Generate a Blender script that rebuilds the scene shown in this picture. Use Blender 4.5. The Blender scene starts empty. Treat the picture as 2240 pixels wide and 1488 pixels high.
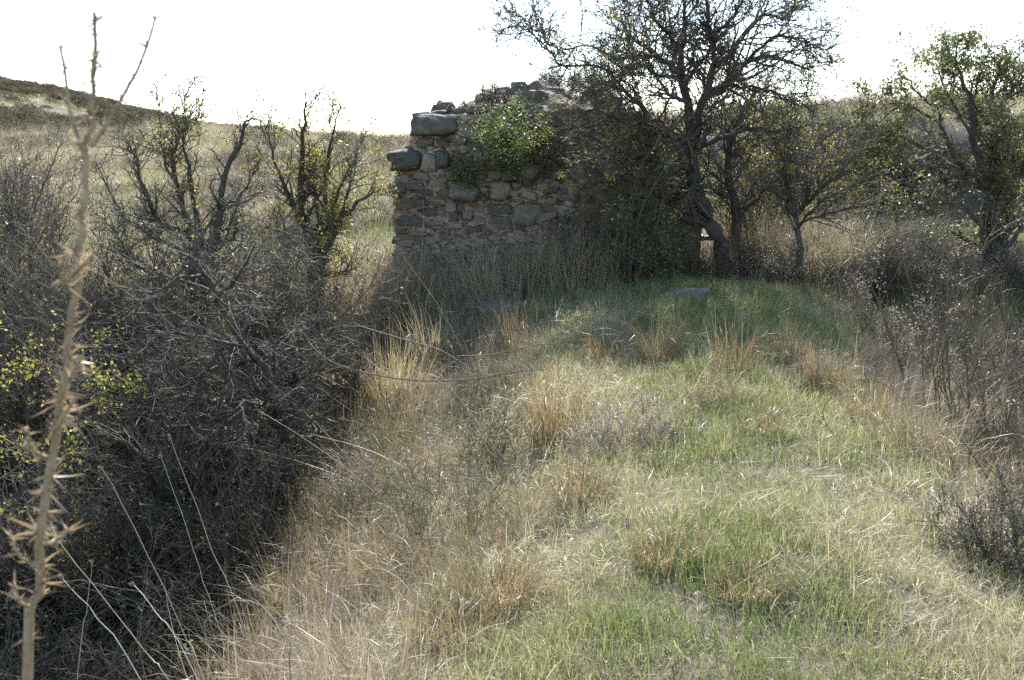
import bpy, bmesh, math
import numpy as np
from mathutils import Vector

SC = bpy.context.scene
COL = SC.collection
R = math.radians
RNG = np.random.default_rng(11)

# ------------------------------------------------------------------ camera, sky, sun, exposure
CAM_H, PITCH, FPX = 1.65, R(-9.0), 2402.0
cam_d = bpy.data.cameras.new('camera')
cam = bpy.data.objects.new('camera', cam_d); COL.objects.link(cam)
cam.location = (0, 0, CAM_H); cam.rotation_euler = (R(90) + PITCH, 0, 0)
cam_d.sensor_width = 23.7; cam_d.lens = 25.41
cam_d.clip_start = 0.05; cam_d.clip_end = 3000
cam_d.dof.use_dof = True; cam_d.dof.focus_distance = 9.0; cam_d.dof.aperture_fstop = 8.0
SC.camera = cam

SUN_EL, SUN_AZ = R(40), R(4)          # azimuth measured from +Y towards +X
world = bpy.data.worlds.new('World'); SC.world = world; world.use_nodes = True
nt = world.node_tree; nt.nodes.clear()
sky = nt.nodes.new('ShaderNodeTexSky'); sky.sky_type = 'NISHITA'; sky.sun_disc = False
sky.sun_elevation = SUN_EL; sky.sun_rotation = SUN_AZ
sky.altitude = 100; sky.air_density = 1.0; sky.dust_density = 0.5; sky.ozone_density = 1.0
bg = nt.nodes.new('ShaderNodeBackground'); bg.inputs['Strength'].default_value = 0.14
wo = nt.nodes.new('ShaderNodeOutputWorld')
hs = nt.nodes.new('ShaderNodeHueSaturation'); hs.inputs['Saturation'].default_value = 1.05
nt.links.new(sky.outputs[0], hs.inputs['Color']); nt.links.new(hs.outputs[0], bg.inputs['Color']); nt.links.new(bg.outputs[0], wo.inputs['Surface'])
sun_d = bpy.data.lights.new('sun', 'SUN'); sun_d.energy = 4.4; sun_d.angle = R(0.55); sun_d.color = (1.0, 0.98, 0.94)
sun = bpy.data.objects.new('sun', sun_d); COL.objects.link(sun)
sdir = Vector((math.sin(SUN_AZ) * math.cos(SUN_EL), math.cos(SUN_AZ) * math.cos(SUN_EL), math.sin(SUN_EL)))
sun.rotation_euler = sdir.to_track_quat('Z', 'Y').to_euler(); sun.location = (3, 20, 30)
SC.view_settings.view_transform = 'Standard'; SC.view_settings.look = 'None'
SC.view_settings.exposure = 1.45; SC.view_settings.gamma = 1.0
SC.view_settings.use_curve_mapping = False
SC.cycles.max_bounces = 5; SC.cycles.diffuse_bounces = 3; SC.cycles.transmission_bounces = 4; SC.cycles.glossy_bounces = 2
SC.cycles.use_denoising = False

# ------------------------------------------------------------------ pixel helpers
cp, sp_ = math.cos(PITCH), math.sin(PITCH)
def pix(px, py, Y):
    """point at world depth Y seen at photo pixel (px, py)"""
    dx, dz = (px - 1120) / FPX, -(py - 744) / FPX
    d = np.array([dx, cp - sp_ * dz, sp_ + cp * dz])
    t = Y / d[1]
    return np.array([0, 0, CAM_H]) + d * t
def pix_ground(px, py):
    """where the ray through a photo pixel meets the terrain"""
    Y = 1.5
    while Y < 400:
        p = pix(px, py, Y)
        if p[2] <= H(p[0], p[1]): return p
        Y *= 1.01
    return p

# ------------------------------------------------------------------ noise
def vnoise(x, y, seed=0, cells=256):
    g = np.random.default_rng(seed).random((cells, cells))
    xi, yi = np.floor(x).astype(int), np.floor(y).astype(int)
    fx, fy = x - xi, y - yi
    fx, fy = fx * fx * (3 - 2 * fx), fy * fy * (3 - 2 * fy)
    a = g[xi % cells, yi % cells]; b = g[(xi + 1) % cells, yi % cells]
    c = g[xi % cells, (yi + 1) % cells]; d = g[(xi + 1) % cells, (yi + 1) % cells]
    return (a * (1 - fx) + b * fx) * (1 - fy) + (c * (1 - fx) + d * fx) * fy

# ------------------------------------------------------------------ terrain heights: rows of (x, z)
ROWS = [
 (-8, [(-60, -.5), (-8, -1.6), (-3, -1.2), (-1, -.25), (0, 0), (1.2, 0), (2.4, -.4), (5, -1), (12, -.5), (60, 0)]),
 (0,  [(-60, 0), (-10, -1.2), (-5, -1.7), (-3, -1.4), (-1.1, -.45), (-.3, -.04), (.5, 0), (1.4, 0), (2.2, -.3), (3.5, -1), (6, -1), (12, -.4), (60, .3)]),
 (3,  [(-60, .3), (-12, -.4), (-6, -1.6), (-3.4, -1.7), (-1.5, -1.0), (-.35, -.08), (.5, 0), (1.6, -.02), (2.3, -.2), (3.5, -1.1), (6, -1), (10, -.3), (60, .5)]),
 (6,  [(-60, .3), (-12, -.3), (-7, -1.3), (-4.2, -1.9), (-2.2, -1.7), (-.35, -.4), (.5, -.02), (1.4, .07), (2.3, -.06), (3.0, -.55), (4.3, -1.25), (6.2, -1.0), (10, 0), (60, .6)]),
 (9,  [(-60, .3), (-12, -.1), (-7, -.9), (-4.6, -1.6), (-2.4, -1.5), (-.6, -.55), (.4, -.05), (1.6, .12), (2.6, -.05), (3.5, -.6), (5, -.95), (7, -.5), (12, .1), (60, .8)]),
 (11.5, [(-60, .3), (-12, 0), (-6, -.5), (-3.5, -.9), (-1.7, -.8), (-.5, -.25), (.6, .06), (1.9, .33), (3.0, .2), (4.2, -.35), (6, -.55), (8, -.15), (12, .2), (60, 1)]),
 (14, [(-60, .3), (-12, .1), (-5, -.2), (-2.4, -.2), (-.5, .2), (2, .25), (4.2, .1), (7, -.1), (12, .2), (60, 1.2)]),
 (20, [(-60, .8), (-14, .1), (-6, .05), (0, .4), (4, .35), (7, .25), (12, .3), (60, 1.6)]),
 (24.9, [(-60, 1.1), (-14, .55), (-5, .55), (0, .8), (4, .55), (8, .45), (14, .55), (60, 2)]),
 (26.6, [(-60, 1.2), (-14, .75), (-5, .8), (0, 1.3), (4, 2.25), (7.5, 2.5), (14, 2.55), (60, 3)]),
 (32, [(-60, 1.6), (-14, 1.4), (-5, 1.45), (0, 2.2), (5, 2.9), (10, 3.3), (16, 3.35), (60, 4)]),
 (45, [(-90, 2.2), (-22, 2.3), (-14, 2.95), (-9, 2.85), (-4.7, 2.45), (0, 2.7), (8, 3.2), (60, 3.5)]),
 (70, [(-120, 5), (-40, 3), (-20, 2.3), (0, 2), (60, 2)]),
 (110, [(-160, 14), (-70, 8.6), (-50, 6.3), (-35, 4.5), (-15, 3), (0, 2), (90, 2)]),
 (160, [(-300, 24), (-110, 15.5), (-76, 13.0), (-64, 11.8), (-50, 9.0), (-36, 6.2), (-20, 4.3), (0, 2.5), (100, 2)]),
 (260, [(-400, 16), (-120, 10), (-60, 5), (0, 2), (150, 1)]),
 (900, [(-900, 0), (900, 0)]),
]
RY = np.array([r[0] for r in ROWS], float)
def H(x, y):
    x = np.asarray(x, float); y = np.asarray(y, float)
    shp = np.broadcast(x, y).shape
    x, y = np.broadcast_to(x, shp).ravel(), np.broadcast_to(y, shp).ravel()
    zs = np.stack([np.interp(x, [p[0] for p in r[1]], [p[1] for p in r[1]]) for r in ROWS])
    k = np.clip(np.searchsorted(RY, y) - 1, 0, len(RY) - 2)
    t = np.clip((y - RY[k]) / (RY[k + 1] - RY[k]), 0, 1)
    i = np.arange(len(x))
    z0, z1 = zs[k, i], zs[k + 1, i]
    zm = zs[np.maximum(k - 1, 0), i]; zp = zs[np.minimum(k + 2, len(RY) - 1), i]
    dy = RY[k + 1] - RY[k]
    m0 = (z1 - zm) / (RY[k + 1] - RY[np.maximum(k - 1, 0)]) * dy
    m1 = (zp - z0) / (RY[np.minimum(k + 2, len(RY) - 1)] - RY[k]) * dy
    t2, t3 = t * t, t * t * t
    z = (2*t3 - 3*t2 + 1)*z0 + (t3 - 2*t2 + t)*m0 + (-2*t3 + 3*t2)*z1 + (t3 - t2)*m1
    dist = np.hypot(x, y)
    z = z + .10 * (vnoise(x * .9 + 50, y * .9 + 50, 1) - .5) + .05 * (vnoise(x * 2.7 + 50, y * 2.7 + 50, 2) - .5)
    z = z + np.clip((dist - 18) / 30, 0, 1) * .5 * (vnoise(x * .22 + 50, y * .22 + 50, 3) - .5)
    z = z + np.clip((dist - 70) / 60, 0, 1) * 1.6 * (vnoise(x * .07 + 50, y * .07 + 50, 4) - .5)
    return z.reshape(shp) if shp else float(z[0])

def CX(y): return np.interp(y, [-3, 0, 3, 7, 12, 15], [.35, .45, .65, 1.2, 1.8, 2.2])     # ridge centre line

# ------------------------------------------------------------------ mesh and object helpers
def build_mesh(name, verts, quads=None, tris=None, attrs=None, smooth=False):
    me = bpy.data.meshes.new(name)
    nq = 0 if quads is None else len(quads); ntr = 0 if tris is None else len(tris)
    loops = []
    if nq: loops.append(np.asarray(quads).ravel())
    if ntr: loops.append(np.asarray(tris).ravel())
    loops = np.concatenate(loops).astype(np.int32)
    me.vertices.add(len(verts)); me.vertices.foreach_set('co', np.asarray(verts, np.float32).ravel())
    me.loops.add(len(loops)); me.loops.foreach_set('vertex_index', loops)
    me.polygons.add(nq + ntr)
    starts = np.concatenate([np.arange(nq) * 4, nq * 4 + np.arange(ntr) * 3]).astype(np.int32)
    me.polygons.foreach_set('loop_start', starts)
    if smooth: me.polygons.foreach_set('use_smooth', np.ones(nq + ntr, bool))
    for k, v in (attrs or {}).items():
        a = me.attributes.new(k, 'FLOAT', 'POINT'); a.data.foreach_set('value', np.asarray(v, np.float32))
    me.update(calc_edges=True); me.validate()
    return me
def obj(name, me, mat=None, parent=None):
    o = bpy.data.objects.new(name, me); COL.objects.link(o)
    if mat and not me.materials: me.materials.append(mat)
    if parent: o.parent = parent
    return o
def tag(o, label=None, cat=None, group=None, kind=None):
    for k, v in (('label', label), ('category', cat), ('group', group), ('kind', kind)):
        if v: o[k] = v
    return o
def thing(name, loc, label, cat, group=None, rz=0):
    o = bpy.data.objects.new(name, None); COL.objects.link(o)
    o.location = [float(v) for v in loc]; o.rotation_euler = (0, 0, rz); o.empty_display_size = .2
    return tag(o, label, cat, group)
class Geo:
    """collects vertices, quads, triangles and point attributes"""
    def __init__(s): s.v = []; s.q = []; s.t = []; s.n = 0; s.a = {}
    def add(s, v, q=None, t=None, **a):
        if q is not None and len(q): s.q.append(np.asarray(q) + s.n)
        if t is not None and len(t): s.t.append(np.asarray(t) + s.n)
        s.v.append(v)
        for k, x in a.items(): s.a.setdefault(k, []).append(np.broadcast_to(np.asarray(x, float), (len(v),)))
        s.n += len(v)
    def mesh(s, name, smooth=False):
        return build_mesh(name, np.concatenate(s.v), np.concatenate(s.q) if s.q else None,
                          np.concatenate(s.t) if s.t else None, {k: np.concatenate(x) for k, x in s.a.items()}, smooth)
def norm(v): return v / np.maximum(np.linalg.norm(v, axis=-1, keepdims=True), 1e-9)

def tubes(g, pts, rad, sides, rng, **attrs):
    """pts (M,K,3), rad (M,K): tapered tubes"""
    M, K, _ = pts.shape
    if not M: return
    tan = norm(np.gradient(pts, axis=1))
    ref = norm(rng.normal(size=(M, 1, 3)))
    u = norm(np.cross(tan, ref)); w = np.cross(tan, u)
    a = np.arange(sides) * 2 * math.pi / sides
    ring = pts[:, :, None] + rad[:, :, None, None] * (u[:, :, None] * np.cos(a)[:, None] + w[:, :, None] * np.sin(a)[:, None])
    v = ring.reshape(-1, 3)
    base = (np.arange(M) * K * sides)[:, None, None] + (np.arange(K - 1) * sides)[None, :, None]
    s = np.arange(sides); s2 = (s + 1) % sides
    q = np.stack([base + s, base + s2, base + s2 + sides, base + s + sides], -1).reshape(-1, 4)
    at = {k: np.repeat(np.asarray(x), K * sides) if np.ndim(x) else x for k, x in attrs.items()}
    g.add(v, q, **at)

def smooth_line(P, K):
    """Catmull-Rom through points (n, d) resampled to K"""
    P = np.asarray(P, float); n = len(P)
    Q = np.vstack([2 * P[0] - P[1], P, 2 * P[-1] - P[-2]])
    t = np.linspace(0, n - 1, K); i = np.minimum(t.astype(int), n - 2); f = (t - i)[:, None]
    p0, p1, p2, p3 = Q[i], Q[i + 1], Q[i + 2], Q[i + 3]
    return .5 * (2*p1 + (p2 - p0)*f + (2*p0 - 5*p1 + 4*p2 - p3)*f**2 + (3*p1 - p0 - 3*p2 + p3)*f**3)

def spawn(pts, rad, per_m, length, t_rng, angle, up, gnarl, K, rr, rng, rmin=.0012, cap=None):
    """side shoots: returns (M,K,3), (M,K)"""
    M, Kp, _ = pts.shape
    L = np.linalg.norm(np.diff(pts, axis=1), axis=2).sum(1)
    n = rng.poisson(L * per_m)
    if cap is not None and n.sum() > cap: n = rng.binomial(n, cap / n.sum())
    idx = np.repeat(np.arange(M), n); m = len(idx)
    t = rng.uniform(t_rng[0], t_rng[1], m); ft = t * (Kp - 1); i = np.minimum(ft.astype(int), Kp - 2); f = ft - i
    p = pts[idx, i] * (1 - f)[:, None] + pts[idx, i + 1] * f[:, None]
    r0 = rad[idx, i] * (1 - f) + rad[idx, i + 1] * f
    tan = norm(pts[idx, i + 1] - pts[idx, i])
    perp = norm(np.cross(tan, rng.normal(size=(m, 3))))
    an = rng.uniform(angle[0], angle[1], m)[:, None]
    d = norm(tan * np.cos(an) + perp * np.sin(an) + np.array([0, 0, up]))
    ln = rng.uniform(length[0], length[1], m) * (1 - .45 * t)
    out = [p]
    for k in range(K - 1):
        p = p + d * (ln / (K - 1))[:, None]; out.append(p)
        d = norm(d + rng.normal(size=(m, 3)) * gnarl + np.array([0, 0, up * .3]))
    o = np.stack(out, 1)
    r = np.maximum(r0 * rr, rmin)[:, None] * np.linspace(1, .35, K)[None]
    return o, np.maximum(r, rmin * .6)

def leaf_cards(g, pos, size, rng, droop=.2, fold=.35, aspect=.6):
    """small folded leaves: 4 vertices, 2 triangles each"""
    m = len(pos)
    if not m: return
    d = norm(rng.normal(size=(m, 3)) + np.array([0, 0, -droop])); s = norm(np.cross(d, rng.normal(size=(m, 3)))); nn = np.cross(d, s)
    L = (size * rng.uniform(.6, 1.25, m))[:, None]
    a = pos; b = pos + d * L * .5 + s * L * aspect * .5 + nn * L * fold * .3
    c = pos + d * L; e = pos + d * L * .5 - s * L * aspect * .5 + nn * L * fold * .3
    v = np.stack([a, b, c, e], 1).reshape(-1, 3)
    i = np.arange(m)[:, None] * 4
    t = np.concatenate([i + [0, 1, 2], i + [0, 2, 3]])
    g.add(v, t=t, rnd=np.repeat(rng.random(m), 4))

def blades(g, base, height, width, az, lean, curl, rng, K=4, rnd=None, kink=None):
    """grass blades: strips along a curved spine; every argument an (n,) array"""
    n = len(base)
    if rnd is None: rnd = rng.random(n)
    t = np.linspace(0, 1, K + 1)
    ang = lean[:, None] + curl[:, None] * t[None]**1.6
    if kink is not None: ang = ang + kink[:, None] * (t[None] > .6)
    seg = (height / K)[:, None]
    hx = np.cumsum(np.sin(ang) * seg, 1) - np.sin(ang[:, :1]) * seg; hz = np.cumsum(np.cos(ang) * seg, 1) - np.cos(ang[:, :1]) * seg
    dirx, diry = np.cos(az)[:, None], np.sin(az)[:, None]
    sp = np.stack([base[:, 0:1] + hx * dirx, base[:, 1:2] + hx * diry, base[:, 2:3] + hz], -1)
    tw = az + math.pi / 2 + rng.normal(0, .5, n)
    side = np.stack([np.cos(tw), np.sin(tw), rng.normal(0, .15, n)], -1)
    w = width[:, None] * (1 - t[None]**1.5 * .96) * .5
    Lf = sp - side[:, None] * w[:, :, None]; Rt = sp + side[:, None] * w[:, :, None]
    v = np.stack([Lf, Rt], 2).reshape(-1, 3)
    b = (np.arange(n) * (K + 1) * 2)[:, None] + (np.arange(K) * 2)[None]
    q = np.stack([b, b + 1, b + 3, b + 2], -1).reshape(-1, 4)
    g.add(v, q, rnd=np.repeat(rnd, (K + 1) * 2), hgt=np.tile(np.repeat(t, 2), n))

# ------------------------------------------------------------------ materials
def new_mat(name):
    m = bpy.data.materials.new(name); m.use_nodes = True; m.node_tree.nodes.clear()
    return m, m.node_tree.nodes, m.node_tree.links
def ramp(N, stops):
    r = N.new('ShaderNodeValToRGB'); e = r.color_ramp.elements
    while len(e) < len(stops): e.new(.5)
    for x, (p, c) in zip(e, stops): x.position = p; x.color = (*c, 1)
    return r
def math_node(N, Lk, op, a, b=None, clamp=False):
    m = N.new('ShaderNodeMath'); m.operation = op; m.use_clamp = clamp
    for k, x in ((0, a), (1, b)):
        if x is None: continue
        if isinstance(x, (int, float)): m.inputs[k].default_value = x
        else: Lk.new(x, m.inputs[k])
    return m.outputs[0]
def blade_material(name, stops, transl=.45, inst=True, spread=.5, rough=.42, base_dark=None, spec=.4):
    """thin leaf: diffuse, light passing through it, waxy gloss"""
    m, N, Lk = new_mat(name)
    rn = N.new('ShaderNodeAttribute'); rn.attribute_name = 'rnd'
    v = math_node(N, Lk, 'MULTIPLY', math_node(N, Lk, 'SUBTRACT', rn.outputs['Fac'], .5), spread)
    if inst:
        ti = N.new('ShaderNodeAttribute'); ti.attribute_type = 'INSTANCER'; ti.attribute_name = 'tint'
        v = math_node(N, Lk, 'ADD', v, ti.outputs['Fac'], True)
    else:
        v = math_node(N, Lk, 'ADD', v, .5, True)
    rp = ramp(N, stops); Lk.new(v, rp.inputs[0]); colr = rp.outputs[0]
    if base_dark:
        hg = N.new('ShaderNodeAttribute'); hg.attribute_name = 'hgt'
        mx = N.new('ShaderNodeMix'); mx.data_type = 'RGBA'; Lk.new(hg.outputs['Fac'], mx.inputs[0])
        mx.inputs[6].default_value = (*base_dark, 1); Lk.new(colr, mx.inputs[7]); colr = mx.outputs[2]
    pb = N.new('ShaderNodeBsdfPrincipled'); Lk.new(colr, pb.inputs['Base Color'])
    pb.inputs['Roughness'].default_value = rough; pb.inputs['Specular IOR Level'].default_value = spec
    tr = N.new('ShaderNodeBsdfTranslucent')
    Lk.new(colr, tr.inputs['Color'])
    mix = N.new('ShaderNodeMixShader'); mix.inputs[0].default_value = transl
    Lk.new(pb.outputs[0], mix.inputs[1]); Lk.new(tr.outputs[0], mix.inputs[2])
    out = N.new('ShaderNodeOutputMaterial'); Lk.new(mix.outputs[0], out.inputs['Surface'])
    return m
def rough_material(name, stops, scale=6, bump=.3, bscale=40, rough=.85, dist=.02, per_object=0., lichen=None, spec=.25, coord='Object'):
    """stone, soil and bark: noise colour, optional lichen blotches, fine relief"""
    m, N, Lk = new_mat(name)
    tc = N.new('ShaderNodeTexCoord'); src = tc.outputs[coord]
    oi = N.new('ShaderNodeObjectInfo')
    ad = N.new('ShaderNodeVectorMath'); ad.operation = 'ADD'; Lk.new(src, ad.inputs[0])
    cb = N.new('ShaderNodeCombineXYZ'); k = math_node(N, Lk, 'MULTIPLY', oi.outputs['Random'], 37.0)
    for i in range(3): Lk.new(k, cb.inputs[i])
    Lk.new(cb.outputs[0], ad.inputs[1]); src = ad.outputs[0]
    nz = N.new('ShaderNodeTexNoise'); nz.inputs['Scale'].default_value = scale; nz.inputs['Detail'].default_value = 8; nz.inputs['Roughness'].default_value = .65
    Lk.new(src, nz.inputs['Vector'])
    v = nz.outputs['Fac']
    if per_object:
        v = math_node(N, Lk, 'ADD', v, math_node(N, Lk, 'MULTIPLY', math_node(N, Lk, 'SUBTRACT', oi.outputs['Random'], .5), per_object), True)
    rp = ramp(N, stops); Lk.new(v, rp.inputs[0]); colr = rp.outputs[0]
    if lichen:
        n2 = N.new('ShaderNodeTexNoise'); n2.inputs['Scale'].default_value = lichen[1]; n2.inputs['Detail'].default_value = 5
        Lk.new(src, n2.inputs['Vector'])
        r2 = ramp(N, [(lichen[2], (0, 0, 0)), (lichen[2] + .06, (1, 1, 1))]); Lk.new(n2.outputs['Fac'], r2.inputs[0])
        mx = N.new('ShaderNodeMix'); mx.data_type = 'RGBA'; Lk.new(r2.outputs[0], mx.inputs[0])
        Lk.new(colr, mx.inputs[6]); mx.inputs[7].default_value = (*lichen[0], 1); colr = mx.outputs[2]
    pb = N.new('ShaderNodeBsdfPrincipled'); Lk.new(colr, pb.inputs['Base Color'])
    pb.inputs['Roughness'].default_value = rough; pb.inputs['Specular IOR Level'].default_value = spec
    nb = N.new('ShaderNodeTexNoise'); nb.inputs['Scale'].default_value = bscale; nb.inputs['Detail'].default_value = 6
    Lk.new(src, nb.inputs['Vector'])
    bp = N.new('ShaderNodeBump'); bp.inputs['Strength'].default_value = bump; bp.inputs['Distance'].default_value = dist
    Lk.new(nb.outputs['Fac'], bp.inputs['Height']); Lk.new(bp.outputs[0], pb.inputs['Normal'])
    out = N.new('ShaderNodeOutputMaterial'); Lk.new(pb.outputs[0], out.inputs['Surface'])
    return m

M = {}
M['soil'] = rough_material('soil', [(.25, (.045, .034, .024)), (.45, (.085, .065, .043)), (.6, (.13, .10, .062)), (.8, (.19, .15, .09))], scale=1.6, bump=.6, bscale=22, dist=.04)
# meadow: 0 fresh green ... 1 straw
M['meadow'] = blade_material('meadow_blade', [(0, (.125, .172, .042)), (.3, (.22, .245, .078)), (.55, (.335, .315, .135)), (.78, (.42, .36, .20)), (1, (.50, .43, .28))], .5, spread=.55)
# slope grass: 0 olive ... 1 straw, with rust in the middle
M['slope'] = blade_material('slope_blade', [(0, (.12, .14, .05)), (.25, (.22, .19, .10)), (.42, (.32, .205, .105)), (.6, (.34, .265, .165)), (1, (.45, .38, .27))], .42, spread=.7)
M['gold'] = blade_material('golden_blade', [(0, (.20, .175, .095)), (.35, (.31, .25, .14)), (.7, (.40, .32, .195)), (1, (.49, .41, .28))], .42, spread=.6)
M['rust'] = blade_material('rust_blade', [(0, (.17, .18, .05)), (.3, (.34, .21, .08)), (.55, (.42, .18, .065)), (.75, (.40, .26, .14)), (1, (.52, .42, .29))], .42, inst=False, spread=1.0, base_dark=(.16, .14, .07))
M['goldtuft'] = blade_material('golden_tuft_blade', [(0, (.24, .21, .11)), (.4, (.39, .31, .165)), (.8, (.49, .385, .21)), (1, (.55, .45, .29))], .5, inst=False, spread=1.0)
M['stalk'] = blade_material('dry_stalk_skin', [(0, (.42, .31, .18)), (1, (.55, .43, .28))], .1, inst=False, spread=1, spec=.5, rough=.4)
M['thistle'] = rough_material('dried_thistle_stem', [(.25, (.17, .118, .07)), (.5, (.30, .22, .13)), (.75, (.42, .33, .21))], scale=60, bump=.5, bscale=260, dist=.002, rough=.7)
M['palestalk'] = blade_material('pale_stalk_skin', [(0, (.5, .43, .33)), (1, (.58, .51, .4))], .1, inst=False, spread=1, spec=.5, rough=.35)
M['bract'] = blade_material('dry_bract', [(0, (.22, .15, .08)), (.5, (.34, .24, .135)), (1, (.45, .35, .22))], .35, inst=False, spread=1)
M['leaf_yellow'] = blade_material('yellow_leaf', [(0, (.15, .17, .045)), (.4, (.29, .27, .06)), (.8, (.45, .38, .08)), (1, (.42, .25, .08))], .55, inst=False, spread=1)
M['leaf_olive'] = blade_material('olive_leaf', [(0, (.09, .10, .045)), (.45, (.15, .155, .065)), (.8, (.25, .235, .09)), (1, (.34, .25, .10))], .58, inst=False, spread=1)
M['leaf_green'] = blade_material('green_leaf', [(0, (.09, .13, .035)), (.5, (.16, .20, .06)), (1, (.28, .28, .09))], .5, inst=False, spread=1)
M['leaf_grey'] = blade_material('grey_leaf', [(0, (.12, .12, .055)), (.5, (.19, .175, .085)), (1, (.29, .245, .13))], .35, inst=False, spread=1)
M['leaf_red'] = blade_material('red_leaf', [(0, (.25, .04, .03)), (.6, (.4, .07, .04)), (1, (.35, .15, .06))], .4, inst=False, spread=1)
M['leaf_brown'] = blade_material('brown_seed', [(0, (.24, .17, .11)), (.5, (.36, .27, .19)), (1, (.48, .38, .29))], .4, inst=False, spread=1)
M['scrub'] = blade_material('scrub_leaf', [(0, (.08, .072, .042)), (.5, (.14, .118, .075)), (1, (.22, .18, .115))], .3, spread=.8, spec=.05, rough=.8)
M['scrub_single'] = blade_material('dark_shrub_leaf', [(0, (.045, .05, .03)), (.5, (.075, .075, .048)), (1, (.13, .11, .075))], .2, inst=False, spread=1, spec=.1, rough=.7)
M['bark'] = rough_material('hawthorn_bark', [(.3, (.035, .03, .023)), (.55, (.075, .063, .05)), (.75, (.13, .112, .092))], scale=14, bump=.7, bscale=60, dist=.01, rough=.8)
M['twig'] = rough_material('twig_bark', [(.3, (.075, .062, .044)), (.6, (.13, .108, .08)), (.8, (.20, .172, .135))], scale=9, bump=.0, rough=.68, spec=.22)
M['twig_grey'] = rough_material('grey_twig_bark', [(.3, (.075, .06, .042)), (.6, (.13, .105, .076)), (.8, (.20, .168, .13))], scale=9, bump=.0, rough=.68, spec=.22)
M['brush'] = blade_material('dead_brush', [(0, (.045, .042, .024)), (.35, (.085, .066, .04)), (.65, (.14, .105, .065)), (1, (.22, .18, .125))], .04, spread=.3, rough=.65, spec=.3)
M['brush_leaf'] = blade_material('brush_leaf', [(0, (.05, .08, .022)), (.5, (.10, .12, .035)), (.85, (.17, .16, .05)), (1, (.2, .13, .06))], .5, spread=.9)
M['twig_tan'] = rough_material('tan_weed_stem', [(.3, (.22, .17, .12)), (.6, (.31, .25, .185)), (.8, (.4, .33, .26))], scale=9, bump=.0, rough=.68, spec=.22)
M['twig_olive'] = rough_material('olive_shrub_stem', [(.3, (.15, .14, .075)), (.6, (.23, .205, .12)), (.8, (.31, .265, .17))], scale=9, bump=.0, rough=.68, spec=.22)
M['twig_red'] = rough_material('reddish_twig_bark', [(.3, (.10, .076, .05)), (.6, (.17, .13, .09)), (.8, (.25, .20, .145))], scale=9, bump=.0, rough=.68, spec=.22)
M['stone_dark'] = rough_material('dark_andesite', [(.3, (.075, .068, .054)), (.5, (.122, .112, .09)), (.7, (.185, .17, .138))], scale=5, bump=.5, bscale=28, dist=.02, per_object=.25, lichen=((.34, .33, .28), 7, .64))
M['stone_tan'] = rough_material('tan_rubble', [(.2, (.115, .088, .064)), (.5, (.225, .175, .13)), (.8, (.37, .30, .235))], scale=7, bump=.7, bscale=34, dist=.02, per_object=.5, lichen=((.44, .39, .33), 11, .66))
M['stone_pale'] = rough_material('pale_field_stone', [(.3, (.10, .09, .073)), (.55, (.165, .15, .125)), (.8, (.26, .24, .20))], scale=6, bump=.5, bscale=30, dist=.02, per_object=.3, lichen=((.22, .2, .16), 8, .62))
M['mortar'] = rough_material('earth_mortar', [(.25, (.11, .083, .062)), (.5, (.20, .152, .115)), (.75, (.31, .245, .195))], scale=9, bump=1.0, bscale=26, dist=.05)

# ------------------------------------------------------------------ ground
def axis(lo, hi, step, far_lo, far_hi, grow=1.09):
    a = list(np.arange(lo, hi + 1e-6, step))
    s = step
    while a[-1] < far_hi: s *= grow; a.append(a[-1] + s)
    s = step
    while a[0] > far_lo: s *= grow; a.insert(0, a[0] - s)
    return np.array(a)
gx = axis(-9, 9, .16, -900, 900); gy = axis(-3, 18, .16, -40, 1200, 1.05)
X, Y = np.meshgrid(gx, gy); Z = H(X, Y)
nx, ny = len(gx), len(gy)
i = (np.arange(ny - 1)[:, None] * nx + np.arange(nx - 1)[None]).ravel()
ground = obj('ground', build_mesh('ground', np.stack([X, Y, Z], -1).reshape(-1, 3), np.stack([i, i + 1, i + nx + 1, i + nx], -1), smooth=True), M['soil'])
tag(ground, kind='structure')

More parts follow.
